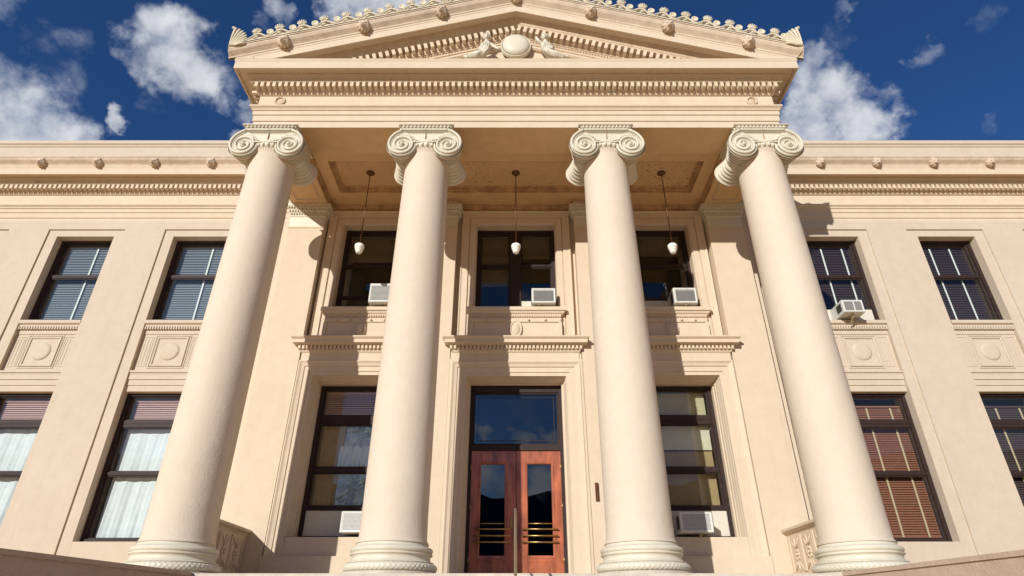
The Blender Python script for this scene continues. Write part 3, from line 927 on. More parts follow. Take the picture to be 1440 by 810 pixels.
cl_.box(-4.27, 4.27, 10.80, 11.6, ZCE, ZCE + .12)
cl_.box(-4.27, -3.95, 9.74, 10.80, ZCE + .0005, ZCE + .12)
cl_.box(3.95, 4.27, 9.74, 10.80, ZCE + .0005, ZCE + .12)
mk('ceiling_panel', MB().box(-4.2, 4.2, 9.6, 10.9, ZCE + .1215, ZCE + .2), M['peel'], B, org=(0, 10.2, ZCE))
mk('ceiling', cl_, M['ceiling'], B, org=(0, 10.2, ZCE))
m = MB()
def ring(m, x0, x1, y0, y1, prof):
    """prof [(inward, z)] round a rectangle"""
    cs = [(x0, y0, 1, 1), (x1, y0, -1, 1), (x1, y1, -1, -1), (x0, y1, 1, -1), (x0, y0, 1, 1)]
    m.grid([(x + a * o, y + b * o, z) for x, y, a, b in cs for o, z in prof], 5, len(prof))
ring(m, -3.95, 3.95, 9.74, 10.80, [(0, ZCE - .002), (.015, ZCE + .02), (.02, ZCE + .05), (.05, ZCE + .06), (.055, ZCE + .09), (.09, ZCE + .105), (.10, ZCE + .121)])
ring(m, -4.27, 4.27, YB, 11.3, [(0, ZA + .03), (.02, ZA + .04), (.03, ZA + .08), (.06, ZA + .11), (.07, ZCE - .001)])
mk('ceiling_moulding', m, M['grime'], B, org=(0, 10.2, ZCE))

# ------------------------------------------------------------------ porch back wall
YR = 11.36           # recessed wall between pilasters, upper storey
YFR = 11.56          # window frames of the porch
bw = MB()
def wallx(a, b, z0, z1, y=YR, y1=12.4): bw.box(a, b, y, y1, z0, z1)
OPX = [(-3.93, -2.47), (-.90, .90), (2.47, 3.93)]
xs = [-4.9] + [q for o in OPX for q in o] + [4.9]
for i in range(0, 8, 2): wallx(xs[i], xs[i + 1], GZ, 9.0)
for a, b in OPX:
    wallx(a, b, 8.02, 9.0); wallx(a, b, 4.24, 5.80)
    if a > -1 and a < 0: wallx(a, b, GZ, FLOOR)
    else: wallx(a, b, GZ, 1.345)
mk('porch_wall', bw, M['paint'], B, org=(0, YR, GZ))
# upper surrounds, spandrel blocks with oval, sills
def spandrel_block(cx, hw):
    s = MB()
    s.box(cx - hw + .03, cx + hw - .03, 11.20, YR, 5.0, 5.64)
    s.box(cx - hw + .05, cx + hw - .05, 11.175, 11.21, 5.46, 5.53)
    for q in (-1, 1): s.box(cx + q * (hw - .06) - .035, cx + q * (hw - .06) + .035, 11.18, 11.22, 5.0, 5.46)
    so_ = mk('spandrel', s, M['paint'], B, org=(cx, 11.2, 5.3))
    t = MB()
    nq = int(2 * hw / .05)
    for q in range(nq):
        x = cx - hw + .05 + q * (2 * hw - .1) / (nq - 1)
        t.box(x - .013, x + .013, 11.165, 11.21, 5.575, 5.625)
    mk('dentil_row', t, M['paint'], so_, org=(cx, 11.2, 5.3), kind='stuff')
    for q in (-.58, -.25, .25, .58):
        mk('peg', MB().lathe([(.024, 0), (.024, -.03), (.016, -.045), (.001, -.048)], cx + q * hw / .93, 11.178, 5.50, 10, 'Y', True, False), M['paint'], so_, org=(cx + q * hw, 11.18, 5.5))
    mk('bar_moulding', MB().box(cx - .48, cx + .48, 11.145, 11.21, 5.045, 5.075), M['paint'], so_, org=(cx, 11.2, 5.05))
    ov = MB().lathe([(.001, -.055), (.06, -.05), (.09, -.03), (.098, -.01), (.105, -.035), (.12, -.045), (.135, -.03), (.138, .02)], cx, 11.19, 5.30, 32, 'Y', True, False)
    o = mk('oval_boss', ov, M['paint'], so_, org=(cx, 11.19, 5.30)); o.scale = (.95, 1, 1.5)
    mk('sill', MB().path_sweep([(cx - hw, YR, -1, 0), (cx - hw, 11.20, -1, -1), (cx + hw, 11.20, 1, -1), (cx + hw, YR, 1, 0)],
       [(-.05, 5.64), (0, 5.64), (.015, 5.66), (.03, 5.665), (.04, 5.70), (.07, 5.715), (.07, 5.79), (.06, 5.80), (-.3, 5.815)]).box(cx - hw + .1, cx + hw - .1, 11.22, YFR + .05, 5.70, 5.812), M['paint'], B, org=(cx, 11.2, 5.7))
def upper_surround(x0, x1):
    prof = [(0, YFR + .04), (0, YR - .02), (.02, YR - .05), (.03, YR - .05), (.03, YR - .075), (.145, YR - .075), (.15, YR - .055), (.165, YR - .055), (.17, YR - .10), (.29, YR - .10), (.31, YR - .12), (.33, YR - .12), (.335, YR)]
    mk('window_surround', MB().frame_sweep(x0, x1, 5.03, 8.0, prof), M['paint'], B, org=((x0 + x1) / 2, YR, 7))
for cx, hw in ((-3.2, .79), (0, .97), (3.2, .79)): spandrel_block(cx, hw)
for a, b in ((-3.91, -2.49), (-.88, .88), (2.49, 3.91)): upper_surround(a, b)
# lower surrounds with fasciae, cavetto reveals and dentilled hoods
def lower_surround(x0, x1, z0, z1, ex=0):
    prof = [(-.0, YFR + .06), (.0, 11.44), (.018, 11.43), (.018, 11.36), (.035, 11.33), (.04, 11.28), (.055, 11.24), (.055, 11.20), (.07, 11.165), (.07, 11.125),
            (.14, 11.125), (.14, 11.11), (.145, 11.105), (.24, 11.105), (.245, 11.085), (.30, 11.07), (.335, 11.045), (.345, 11.045), (.345, 11.06), (.36 + ex, 11.062), (.36 + ex, YR)]
    mk('architrave_surround', MB().frame_sweep(x0, x1, z0, z1, prof), M['paint'], B, org=((x0 + x1) / 2, 11.1, z0))
def hood(cx, hw):
    z = 4.585
    h = MB()
    h.box(cx - hw + .17, cx + hw - .17, 11.07, YR, 4.56, 4.75)
    path = [(cx - hw + .17, YR, -1, 0), (cx - hw + .17, 11.07, -1, -1), (cx + hw - .17, 11.07, 1, -1), (cx + hw - .17, YR, 1, 0)]
    h.path_sweep(path, [(0, 4.72), (.01, 4.73), (.025, 4.745), (.03, 4.765), (.03, 4.86), (.085, 4.865), (.10, 4.885), (.165, 4.885), (.165, 4.955), (.18, 4.965), (.205, 4.99), (.205, 5.015), (-.05, 5.03)])
    if cx == 0: h.box(-1.296, -hw + .17, 11.09, YR, 4.555, 4.76).box(hw - .17, 1.296, 11.09, YR, 4.555, 4.76)
    ho = mk('hood_cornice', h, M['paint'], B, org=(cx, 11.1, 4.8))
    t = MB(); sp = .078; nq = int((2 * (hw - .10)) / sp)
    for q in range(nq + 1):
        x = cx - nq * sp / 2 + q * sp
        t.box(x - .022, x + .022, 10.985, 11.05, 4.785, 4.862)
    for q in range(4):
        for s2 in (-1, 1):
            X = cx + s2 * (hw - .17 + .03)
            a, b = sorted((X - s2 * .01, X + s2 * .055)); t.box(a, b, 11.09 + q * sp - .022, 11.09 + q * sp + .022, 4.785, 4.862)
    mk('dentil_row', t, M['paint'], ho, org=(cx, 11.1, 4.8), kind='stuff')
for a, b in ((-3.91, -2.49), (2.49, 3.91)): lower_surround(a, b, 1.00, 4.21)
lower_surround(-.905, .905, FLOOR, 4.19, .04)
for cx, hw in ((-3.2, 1.22), (0, 1.42), (3.2, 1.22)): hood(cx, hw)
# plinth course below the windows
for a, b in ((-4.288, -2.112), (2.112, 4.288)):
    mk('apron', MB().box(a + .31, b - .31, 11.135, YR, FLOOR, 1.33).box(a, b, 11.035, YR, FLOOR, 1.02), M['paint'], B, org=((a + b) / 2, 11.1, FLOOR))
# frieze steps on the recessed wall under the ceiling
mk('wall_fascia', MB().box(-4.27, 4.27, YR - .05, YR + .01, 8.14 + .21, 8.60).box(-4.27, 4.27, YR - .09, YR + .01, 8.43, 8.60), M['paint'], B, org=(0, YR, 8.4))

# pilasters
def pilaster(cx, w0, w1):
    p = MB(); p.box(cx - w0, cx + w1, YP, YR + .4, FLOOR, 7.74).box(cx - w0 - .012, cx + w1 + .012, YP - .012, YR + .3, 7.74, 7.77).box(cx - w0 + .002, cx + w1 - .002, YP + .002, YR + .3, 7.77, ZA + .3)
    po = mk('pilaster', p, M['paint'], B, org=(cx, YP, FLOOR))
    q = MB()
    path = [(cx - w0, YR, -1, 0), (cx - w0, YP, -1, -1), (cx + w1, YP, 1, -1), (cx + w1, YR, 1, 0)]
    q.path_sweep(path, [(0, 7.775), (.004, 8.03), (.02, 8.045), (.02, 8.07), (.005, 8.08), (.012, 8.12), (.05, 8.17), (.055, 8.19), (.045, 8.195), (.055, 8.23), (.09, 8.29), (.10, 8.295), (.10, ZA - .002), (0, ZA - .001)])
    # two rows of eggs
    for row, (zz, pp, sz) in enumerate(((8.115, .028, .030), (8.19, .058, .030), (8.265, .088, .03))):
        nn = max(3, int((w0 + w1 + 2 * pp) / .058))
        for k in range(nn):
            x = cx - w0 - pp + (k + .5) * (w0 + w1 + 2 * pp) / nn
            q.ball((x, YP - pp, zz), (.020, .022, .034), 7, 5)
        for s2, ed in ((-1, cx - w0 - pp), (1, cx + w1 + pp)):
            for k in range(4): q.ball((ed, YP + .03 + k * .058, zz), (.022, .020, .034), 7, 5)
    mk('pilaster_capital', q, M['cream'], po, org=(cx, YP, 8.0))
pilaster(-4.68, .39, .39); pilaster(4.68, .39, .39)
pilaster(-1.71, .40, .40); pilaster(1.71, .40, .40)
# corner pieces tying the pilasters to the wings
for sx in (-1, 1):
    a, b = sorted((sx * 5.09, sx * 5.30)); c, d = sorted((sx * 5.02, sx * 5.0))
    mk('corner_pier', MB().box(a, b, 11.40, 11.9, GZ, ZA + .02).box(*sorted((sx * 4.9, sx * 5.09)), 11.2, 11.9, GZ, ZA + .2), M['paint'], B, org=(sx * 5.1, 11.2, GZ))

# ------------------------------------------------------------------ interiors (dark rooms seen through the glass)
it = MB()
it.box(-XEND, XEND, 14.2, 14.3, GZ, 9.8)
it.box(-XEND, XEND, 12.42, 14.2, 4.75, 5.0); it.box(-XEND, XEND, 12.42, 14.2, 9.0, 9.2); it.box(-XEND, XEND, 12.42, 14.2, .2, .45)
for x in (-14.9, -8.75, -5.6, -2.0, 1.8, 5.4, 8.75, 14.9): it.box(x, x + .15, 12.42, 14.2, GZ, 9.0)
for z0, z1 in ((7.99, 9.0), (4.2, 5.6), (GZ, 1.3)): it.box(-4.9, 4.9, 12.41, 12.45, z0, z1)
mk('interior_wall', it, M['dark'], B, org=(0, 14, GZ))
eb = MB().box(-XEND, -XEND + .2, 12.4, 22, GZ, 9.8).box(XEND - .2, XEND, 12.4, 22, GZ, 9.8).box(-XEND, XEND, 21.8, 22, GZ, 9.8)
mk('rear_wall', eb, M['wing'], B, org=(0, 20, GZ))

# ------------------------------------------------------------------ windows
def blind(parent, x0, x1, z0, z1, y, mat, tape, tapes, pitch=.045, tilt=55):
    m = MB(); n = int((z1 - z0) / pitch)
    for k in range(n):
        z = z1 - .03 - k * pitch
        m.rbox((x0 + x1) / 2, y, z, x1 - x0, .044, .003, 0, R(tilt))
    m.box(x0, x1, y - .03, y + .03, z1 - .03, z1)
    m.box(x0, x1, y - .02, y + .02, z0, z0 + .02)
    mk('blind', m, mat, parent, org=(x0, y, z0), kind='stuff')
    for f in tapes:
        x = x0 + (x1 - x0) * f
        mk('blind_tape', MB().box(x - .018, x + .018, y - .034, y - .031, z0, z1 - .05), tape, parent, org=(x, y, z0))
def curtain(parent, x0, x1, z0, z1, y, mat, amp=.015, wl_=.27, seed=1, rag=0):
    rnd = random.Random(seed); n = 90; m = MB(); vs = []
    ph = [rnd.uniform(0, 6) for _ in range(5)]
    for i in range(n + 1):
        x = x0 + (x1 - x0) * i / n
        for j in range(7):
            t = j / 6
            d = amp * (math.sin((x + .03 * math.sin(3 * t + ph[3])) * 2 * PI / wl_ + ph[0]) + .38 * math.sin((x + .06 * t) * 2 * PI / (wl_ * .37) + ph[1]) + .9 * math.sin((x + .10 * t) * 2 * PI / (wl_ * 2.3) + ph[2] + t))
            vs.append((x, y + d * (.35 + .65 * t), z1 + (z0 - z1) * t))
    m.grid(vs, n + 1, 7, True)
    mk('curtain', m, mat, parent, org=(x0, y, z0))
def sheet(parent, name, x0, x1, z0, z1, y, mat):
    mk(name, MB().box(x0, x1, y, y + .012, z0, z1), mat, parent, org=(x0, y, z0))
def crumple(parent, x0, x1, z0, z1, y, mat, seed=2):
    rnd = random.Random(seed); n = 26; vs = []
    cx, cz = x0 + .5 * (x1 - x0), z0 + .62 * (z1 - z0)
    for i in range(n + 1):
        for j in range(n + 1):
            x = x0 + (x1 - x0) * i / n; z = z0 + (z1 - z0) * j / n
            a = math.atan2(z - cz, x - cx)
            vs.append((x, y + .022 * math.sin(a * 9 + 2 * math.sin(a * 3)) + rnd.uniform(-.006, .006), z))
    mk('foil_sheet', MB().grid(vs, n + 1, n + 1), mat, parent, org=(x0, y, z0))

def window(x0, x1, z0, z1, y, rails, casing=.075, mullion=None, depth=.16, sill=.06):
    """rails: list of (z_bottom, z_top) of dark horizontal members; panes fill the rest. returns object and pane boxes"""
    m = MB()
    m.box(x0, x0 + casing, y, y + depth, z0, z1); m.box(x1 - casing, x1, y, y + depth, z0, z1)
    m.box(x0 + casing, x1 - casing, y + .001, y + depth, z1 - casing * .8, z1); m.box(x0 + casing, x1 - casing, y - .015, y + depth, z0, z0 + sill)
    cols = [(x0 + casing, x1 - casing)]
    if mullion:
        m.box(mullion[0], mullion[1], y + .002, y + depth, z0 + sill, z1 - casing * .8)
        cols = [(x0 + casing, mullion[0]), (mullion[1], x1 - casing)]
    w = mk('window', m, M['frame'], B, org=((x0 + x1) / 2, y, z0))
    levels = [z0 + sill] + [v for r in rails for v in r] + [z1 - casing * .8]
    panes = []
    for (a, b) in cols:
        for i, (r0, r1) in enumerate(rails):
            mk('rail', MB().box(a, b, y + .02, y + .085, r0, r1).box(a, b, y + .012, y + .03, (r0 + r1) / 2 - .004, r1 - .004), M['frame'], w, org=(a, y, r0))
        for i in range(0, len(levels), 2):
            l0, l1 = levels[i], levels[i + 1]
            # sash stiles, then glass
            s = MB().frame_sweep(a + .035, b - .035, l0 + .03, l1 - .03, [(0, y + .078), (0, y + .05), (.01, y + .04), (.036, y + .04), (.036, y + .078)], True)
            mk('sash', s, M['frame'], w, org=(a, y, l0))
            panes.append((a + .03, b - .03, l0 + .025, l1 - .025))
            mk('pane', MB().box(a + .033, b - .033, y + .06, y + .064, l0 + .028, l1 - .028), M['glass'], w, org=(a, y, l0))
    return w, panes

YWF = 11.98
for sx in (-1, 1):
    for bi, c in enumerate(BAYS):
        X = sx * c; a, b = X - HW + .002, X + HW - .002
        w, ps = window(a, b, 5.80, 7.985, YWF, [(6.98, 7.05)])
        yb = YWF + .17
        if sx < 0: blind(w, a + .10, b - .03, 5.88, 7.90, yb, M['blind_w'], M['tape'], (.60,) )
        else: blind(w, a + .05, b - .05, 5.85 if bi else 6.16, 7.90, yb, M['blind_d'], M['tape'], (.42, .82) if bi == 0 else (.30, .68))
        w, ps = window(a, b, 1.335, 4.205, YWF, [(2.55, 2.61), (3.50, 3.64)])
        if sx < 0:
            blind(w, a + .12, b - .05, 3.66, 4.10, yb, M['blind_p'], M['blind_p'], ())
            curtain(w, a + .13, b - .09, 1.42, 3.50, yb + .02, M['curtain'], seed=bi + 2)
        elif bi == 0:
            blind(w, a + .05, b - .06, 1.44, 3.98, yb, M['blind_r'], M['tape_b'], (.40, .80))
        else:
            blind(w, a + .05, b - .06, 1.44, 3.98, yb, M['blind_d'], M['tape_b'], (.35, .75))
# porch upper windows
w, ps = window(-3.91, -2.49, 5.81, 7.995, YFR, [(6.24, 6.28), (7.02, 7.08)])
sheet(w, 'shade', -3.8, -2.6, 7.25, 7.9, YFR + .2, M['shade_d'])
w, ps = window(-.88, .88, 5.81, 7.995, YFR, [(7.02, 7.08)], mullion=(-.13, .11))
sheet(w, 'shade', -.80, -.14, 6.62, 7.92, YFR + .2, M['shade_d'])
sheet(w, 'shade', .13, .80, 7.35, 7.92, YFR + .2, M['shade_d'])
sheet(w, 'panel', .12, .80, 5.87, 6.16, YFR + .03, M['panel'])
w, ps = window(2.49, 3.91, 5.81, 7.995, YFR, [(6.17, 6.23), (7.02, 7.08)])
sheet(w, 'shade', 2.6, 3.8, 7.42, 7.9, YFR + .2, M['shade_d'])
sheet(w, 'panel', 2.56, 3.84, 5.87, 6.17, YFR + .03, M['panel'])
# porch lower windows
w, ps = window(-3.91, -2.49, 1.335, 4.205, YFR, [(1.83, 1.90), (2.52, 2.60), (3.44, 3.60)])
blind(w, -3.80, -2.6, 3.62, 4.12, YFR + .17, M['blind_p'], M['tape'], ())
sheet(w, 'shade', -3.80, -3.36, 1.9, 3.44, YFR + .2, M['shade'])
crumple(w, -3.38, -2.58, 1.9, 2.52, YFR + .18, M['foil'])
curtain(w, -3.42, -2.6, 2.60, 3.05, YFR + .19, M['curtain'], .02, .09, 5)
crumple(w, -3.34, -2.6, 3.02, 3.42, YFR + .19, M['foil'], 6)
sheet(w, 'panel', -3.83, -2.56, 1.40, 1.83, YFR + .03, M['panel'])
w, ps = window(2.49, 3.91, 1.335, 4.205, YFR, [(1.83, 1.90), (2.52, 2.60), (3.44, 3.60)])
sheet(w, 'shade', 2.6, 3.80, 3.62, 4.12, YFR + .19, M['shade_l'])
sheet(w, 'shade', 2.6, 3.80, 1.9, 2.95, YFR + .2, M['shade'])
sheet(w, 'shade', 2.6, 3.80, 2.97, 3.44, YFR + .17, M['shade_c'])
sheet(w, 'panel', 2.56, 3.84, 1.40, 1.83, YFR + .03, M['panel'])

# ------------------------------------------------------------------ entrance door
YD = 11.50
tw = MB()
tw.box(-.90, -.84, YD - .02, YD + .12, FLOOR, 4.20); tw.box(.84, .90, YD - .02, YD + .12, FLOOR, 4.20)
tw.box(-.84, .84, YD - .02, YD + .12, 4.05, 4.20); tw.box(-.84, .84, YD - .03, YD + .12, 2.90, 3.00)
tr = mk('transom_window', tw, M['frame'], B, org=(0, YD, 3))
mk('sash', MB().frame_sweep(-.80, .80, 3.04, 4.01, [(0, YD + .06), (0, YD + .02), (.012, YD + .005), (.04, YD + .005), (.04, YD + .06)], True), M['frame'], tr, org=(0, YD, 3))
mk('glazing_strip', MB().frame_sweep(-.735, .735, 3.10, 3.95, [(0, YD + .034), (0, YD + .024), (.012, YD + .024), (.012, YD + .034)], True), M['frame'], tr, org=(0, YD, 3))
mk('pane', MB().box(-.81, .81, YD + .03, YD + .034, 3.03, 4.02), M['glass_door'], tr, org=(0, YD, 3))
for sx in (-1, 1):
    a, b = sorted((sx * .006, sx * .838))
    g0, g1 = sorted((sx * .20, sx * .665))
    d = MB()
    d.box(a, g0, YD, YD + .05, FLOOR + .01, 2.895); d.box(g1, b, YD, YD + .05, FLOOR + .01, 2.895)
    d.box(g0, g1, YD + .0005, YD + .05, 2.66, 2.8955); d.box(g0, g1, YD + .0005, YD + .05, FLOOR + .01, 1.06)
    dd = mk('door', d, M['door'], B, org=(sx * .83, YD, FLOOR))
    mk('glazing_bead', MB().frame_sweep(g0, g1, 1.06, 2.66, [(-.012, YD + .03), (-.012, YD + .005), (.0, YD - .010), (.028, YD - .012), (.035, YD + .001)], True), M['door'], dd, org=(sx * .4, YD, 2))
    mk('kick_panel', MB().frame_sweep(g0 + .02, g1 - .02, FLOOR + .12, .96, [(0, YD + .001), (.01, YD - .008), (.03, YD - .008), (.04, YD + .001)], True), M['door'], dd, org=(sx * .4, YD, 1))
    mk('pane', MB().box(g0, g1, YD + .028, YD + .032, 1.05, 2.67), M['glass_door'], dd, org=(sx * .4, YD, 2))
    mk('astragal', MB().box(*sorted((sx * .008, sx * .04)), YD - .012, YD + .001, FLOOR + .01, 2.89), M['door'], dd, org=(0, YD, 2))
    for i, z in enumerate((1.285, 1.39, 1.50)):
        m = MB().tube([(sx * .10, YD - .045, z), (sx * .75, YD - .045, z)], .013, 10)
        for x in (.13, .72): m.tube([(sx * x, YD + .001, z), (sx * x, YD - .045, z)], .009, 8)
        mk('push_bar', m, M['brass'], dd, org=(sx * .4, YD, z))
    mk('guard_bar', MB().tube([(g0, YD + .01, 1.60), (g1, YD + .01, 1.60)], .010, 8), M['brass'], dd, org=(sx * .4, YD, 1.6))
    for z in (2.6, 1.9, 1.0):
        mk('hinge', MB().lathe([(.011, -.05), (.011, .05)], sx * .838, YD - .012, z, 10), M['brass'], dd, org=(sx * .84, YD, z))
    if sx < 0:
        h = MB().tube([(-.085, YD, 1.54), (-.085, YD - .05, 1.55), (-.085, YD - .055, 1.62), (-.085, YD - .05, 1.69), (-.085, YD, 1.70)], .010, 8)
        h.box(-.105, -.065, YD - .006, YD + .001, 1.52, 1.72)
        mk('handle', h, M['brass'], dd, org=(-.08, YD, 1.6))
        mk('closer', MB().ball((-.20, YD + .02, 2.16), (.012, .02, .02), 8, 6).ball((-.20, YD + .02, 2.02), (.012, .02, .03), 8, 6), M['white'], dd, org=(-.2, YD, 2.1))
mk('threshold', MB().box(-.84, .84, YD - .06, YD + .1, FLOOR - .01, FLOOR + .012), M['brass'], B, org=(0, YD, FLOOR))

# ------------------------------------------------------------------ things
# handrail down the middle of the steps, seen end on
e = empty('stair_handrail', (-.02, 8.0, FLOOR), label='narrow metal handrail in the middle of the steps in front of the double doors', category='handrail')
zt = 1.30
pts = [(-.02, 8.55, zt), (-.02, 8.1, zt)] + [(-.02, 8.1 - .31 * k, zt - .166 * k) for k in range(1, 12)]
r = MB()
mk('rail', MB().tube(pts, .016, 10), M['steel'], e, org=(-.02, 8.0, FLOOR))
mk('lower_rail', MB().tube([(x, y, z - .42) for x, y, z in pts], .013, 8), M['steel'], e, org=(-.02, 8.0, FLOOR))
mk('post', MB().tube([(-.02, 8.5, FLOOR), (-.02, 8.5, zt)], .014, 10), M['steel'], e, org=(-.02, 8.5, FLOOR))
mk('post', MB().tube([(-.02, 6.24 + .0, FLOOR - .166 * 6), (-.02, 6.24, zt - .166 * 6)], .018, 10), M['steel'], e, org=(-.02, 6.24, FLOOR - 1))
mk('post', MB().tube([(-.02, 4.75, FLOOR - .166 * 11 - .1), (-.02, 4.75, zt - .166 * 10.8)], .018, 10), M['steel'], e, org=(-.02, 4.75, FLOOR - 1.8))

# low balustrade walls between outer columns and pilasters
for sx, lab in ((-1, 'shaded low balustrade with acanthus panels behind the far left column'), (1, 'sunlit low balustrade with acanthus panels behind the far right column')):
    o = (sx * 4.75, 10.3, FLOOR)
    e = empty('porch_balustrade', o, label=lab, category='balustrade', group='low balustrades at the porch ends')
    a, b = sorted((sx * 4.62, sx * 4.90))
    mk('body', MB().box(a, b, 9.55, 11.07, FLOOR + .16, 1.34), M['paint'], e, org=o)
    mk('foot', MB().box(a - .05, b + .05, 9.5, 11.075, FLOOR, FLOOR + .11).box(a - .025, b + .025, 9.52, 11.07, FLOOR + .11, FLOOR + .165), M['paint'], e, org=o)
    mk('cap', MB().path_sweep([(sx * 4.62, 9.5, -sx, 0), (sx * 4.62, 11.075, -sx, 0)], [(-.30, 1.33), (.0, 1.33), (.015, 1.345), (.02, 1.36), (.05, 1.375), (.075, 1.39), (.075, 1.42), (.06, 1.435), (-.34, 1.445), (-.34, 1.33)]), M['paint'], e, org=o)
    for k in range(3):
        yc = 9.85 + .46 * k; X = sx * 4.62 - sx * .001
        m = MB()
        for dy in (-.21, .21): m.box(min(X, X - sx * .02), max(X, X - sx * .02), yc + dy - .012, yc + dy + .012, .76, 1.30)
        for q in range(8):
            a_ = 2 * PI * q / 8
            m.ball((X - sx * .008, yc + .07 * math.cos(a_), 1.02 + .07 * math.sin(a_)), (.016, .032, .032), 8, 5)
        m.ball((X - sx * .014, yc, 1.02), (.02, .028, .028), 8, 5)
        for s2 in (-1, 1):
            for s3 in (-1, 1):
                m.tube([(X - sx * .004, yc + s2 * .02, 1.02 + s3 * .10), (X - sx * .012, yc + s2 * .08, 1.02 + s3 * .16), (X - sx * .012, yc + s2 * .16, 1.02 + s3 * .24)], [.02, .014, .006], 6)
            m.tube([(X - sx * .006, yc, 1.02 + s2 * .10), (X - sx * .012, yc, 1.02 + s2 * .26)], [.022, .006], 6)
        mk('acanthus_panel', m, M['paint'], e, org=(X, yc, 1.02))

# pendant lamps
l0 = None
LL = {-3.17: 'left of the three white globe pendants hanging from the porch ceiling', 0.0: 'middle white globe pendant hanging in front of the window over the doors', 3.17: 'right of the three white globe pendants hanging from the porch ceiling'}
for x in (-3.17, 0.0, 3.17):
    o = (x, 10.25, ZCE + .12)
    e = empty('pendant_lamp', o, label=LL[x], category='lamp', group='pendant lamps of the porch')
    if l0 is None:
        zt, zb = ZCE + .12, 6.78
        k1 = mk('canopy', MB().lathe([(.088, 0), (.086, -.02), (.062, -.04), (.02, -.055), (.012, -.07)], x, 10.25, zt, 24, cap=False), M['bronze'], e, org=o)
        k2 = mk('rod', MB().tube([(x, 10.25, zt - .05), (x, 10.25, zb)], .010, 8).lathe([(.016, 0), (.016, .05)], x, 10.25, 7.62, 10), M['bronze'], e, org=o)
        k3 = mk('fitter', MB().lathe([(.012, .07), (.022, .06), (.035, .03), (.045, .012)], x, 10.25, 6.72, 20, cap=False), M['white'], e, org=o)
        k4 = mk('lamp_shade', MB().lathe([(r * .86, h * .92) for r, h in [(.045, .022), (.095, .016), (.110, .0), (.110, -.062), (.104, -.072), (.094, -.078), (.094, -.118), (.086, -.135), (.074, -.142), (.072, -.172), (.060, -.196), (.035, -.207), (.001, -.21)]], x, 10.25, 6.73, 32, cap=False), M['milk'], e, org=o)
        l0 = (k1, k2, k3, k4)
    else:
        for q in l0: inst(q, e, o)

# window air conditioners
def ac(x0, x1, z0, z1, yf, yb, label, style, brace=.5):
    o = ((x0 + x1) / 2, yf, z0)
    e = empty('air_conditioner', o, label=label, category='air conditioner', group='window air conditioners')
    mk('case', MB().box(x0, x1, yf + .012, yb, z0 + .01, z1), M['white'], e, org=o)
    mk('bezel', MB().frame_sweep(x0 + .04, x1 - .04, z0 + .05, z1 - .035, [(0, yf + .02), (0, yf), (.028, yf - .004), (.036, yf + .004), (.036, yf + .03)], True), M['white'], e, org=o)
    g = MB()
    if style == 'slat':
        n = 12
        for k in range(n):
            z = z0 + .06 + (z1 - z0 - .11) * (k + .5) / n
            g.rbox((x0 + x1) / 2, yf + .008, z, x1 - x0 - .08, .016, .012, 0, R(25))
        mk('grille', g, M['grey'], e, org=o, kind='stuff')
    elif style == 'mesh':
        nx, nz = 22, 14
        for k in range(nx):
            x = x0 + .045 + (x1 - x0 - .09) * k / (nx - 1); g.box(x - .003, x + .003, yf + .003, yf + .008, z0 + .05, z1 - .035)
        for k in range(nz):
            z = z0 + .05 + (z1 - z0 - .085) * k / (nz - 1); g.box(x0 + .04, x1 - .04, yf + .002, yf + .009, z - .003, z + .003)
        mk('grille', g, M['white'], e, org=o, kind='stuff')
        mk('coil', MB().box(x0 + .04, x1 - .04, yf + .010, yf + .0115, z0 + .05, z1 - .035), M['grey'], e, org=o)
    else:
        xm = (x0 + x1) / 2 + .02
        g.box(xm - .012, xm + .012, yf - .002, yf + .02, z0 + .03, z1 - .03)
        for k in range(12):
            z = z0 + .05 + (z1 - z0 - .09) * k / 11; g.box(x0 + .03, x1 - .03, yf + .004, yf + .007, z - .0025, z + .0025)
        mk('grille', g, M['white'], e, org=o, kind='stuff')
        mk('coil', MB().box(x0 + .03, x1 - .03, yf + .009, yf + .0115, z0 + .04, z1 - .035), M['grille_d'], e, org=o)
    for xx, s2 in ((x0, -1), (x1, 1)):
        sv = MB(); a, b = sorted((xx, xx + s2 * .004)); sv.box(a, b, yf + .066, yf + .264, z0 + .075, z1 - .05)
        for k in range(7):
            z = z0 + .09 + (z1 - z0 - .16) * k / 6
            sv.box(min(a, a + s2 * .004), max(b, b + s2 * .004), yf + .07, yf + .26, z - .006, z + .006)
        mk('side_vent', sv, M['grille_d'], e, org=o)
    xb = x0 + (x1 - x0) * brace
    mk('bracket', MB().box(xb - .02, xb + .02, yf + .03, yb - .05, z0 - .012, z0 + .009).rbox(xb, yf + .17, z0 - .08, .03, .28, .018, 0, R(-38)), M['acrust'], e, org=o)
ac(.33, .83, 5.83, 6.19, 11.06, 11.62, 'small white air conditioner on the sill of the middle upper window above the doors', 'slat', .3)
ac(3.30, 3.78, 5.83, 6.20, 11.06, 11.62, 'white air conditioner in the upper porch window right of the third column', 'slat', .5)
ac(-3.06, -2.54, 5.83, 6.28, 11.02, 11.62, 'large slatted air conditioner in the upper porch window, partly behind the second column', 'slat', .7)
ac(2.82, 3.38, 1.375, 1.72, 11.0, 11.62, 'perforated white air conditioner in the lower window right of the doors', 'mesh', .62)
ac(-3.02, -2.50, 1.375, 1.73, 11.0, 11.62, 'pale air conditioner at the foot of the lower window left of the doors', 'mesh', .75)
ac(7.01, 7.46, 5.83, 6.13, 11.47, 12.04, 'boxy air conditioner with dark coil jutting from an upper window of the right wing', 'coil', .5)
for w_ in [o for o in B.children if o.name.startswith('window') and abs(ORG[o.name].x - 7.38) < .05 and ORG[o.name].z > 5][:1]:
    sheet(w_, 'panel', 6.80, 7.96, 5.87, 6.17, YWF + .03, M['panel'])
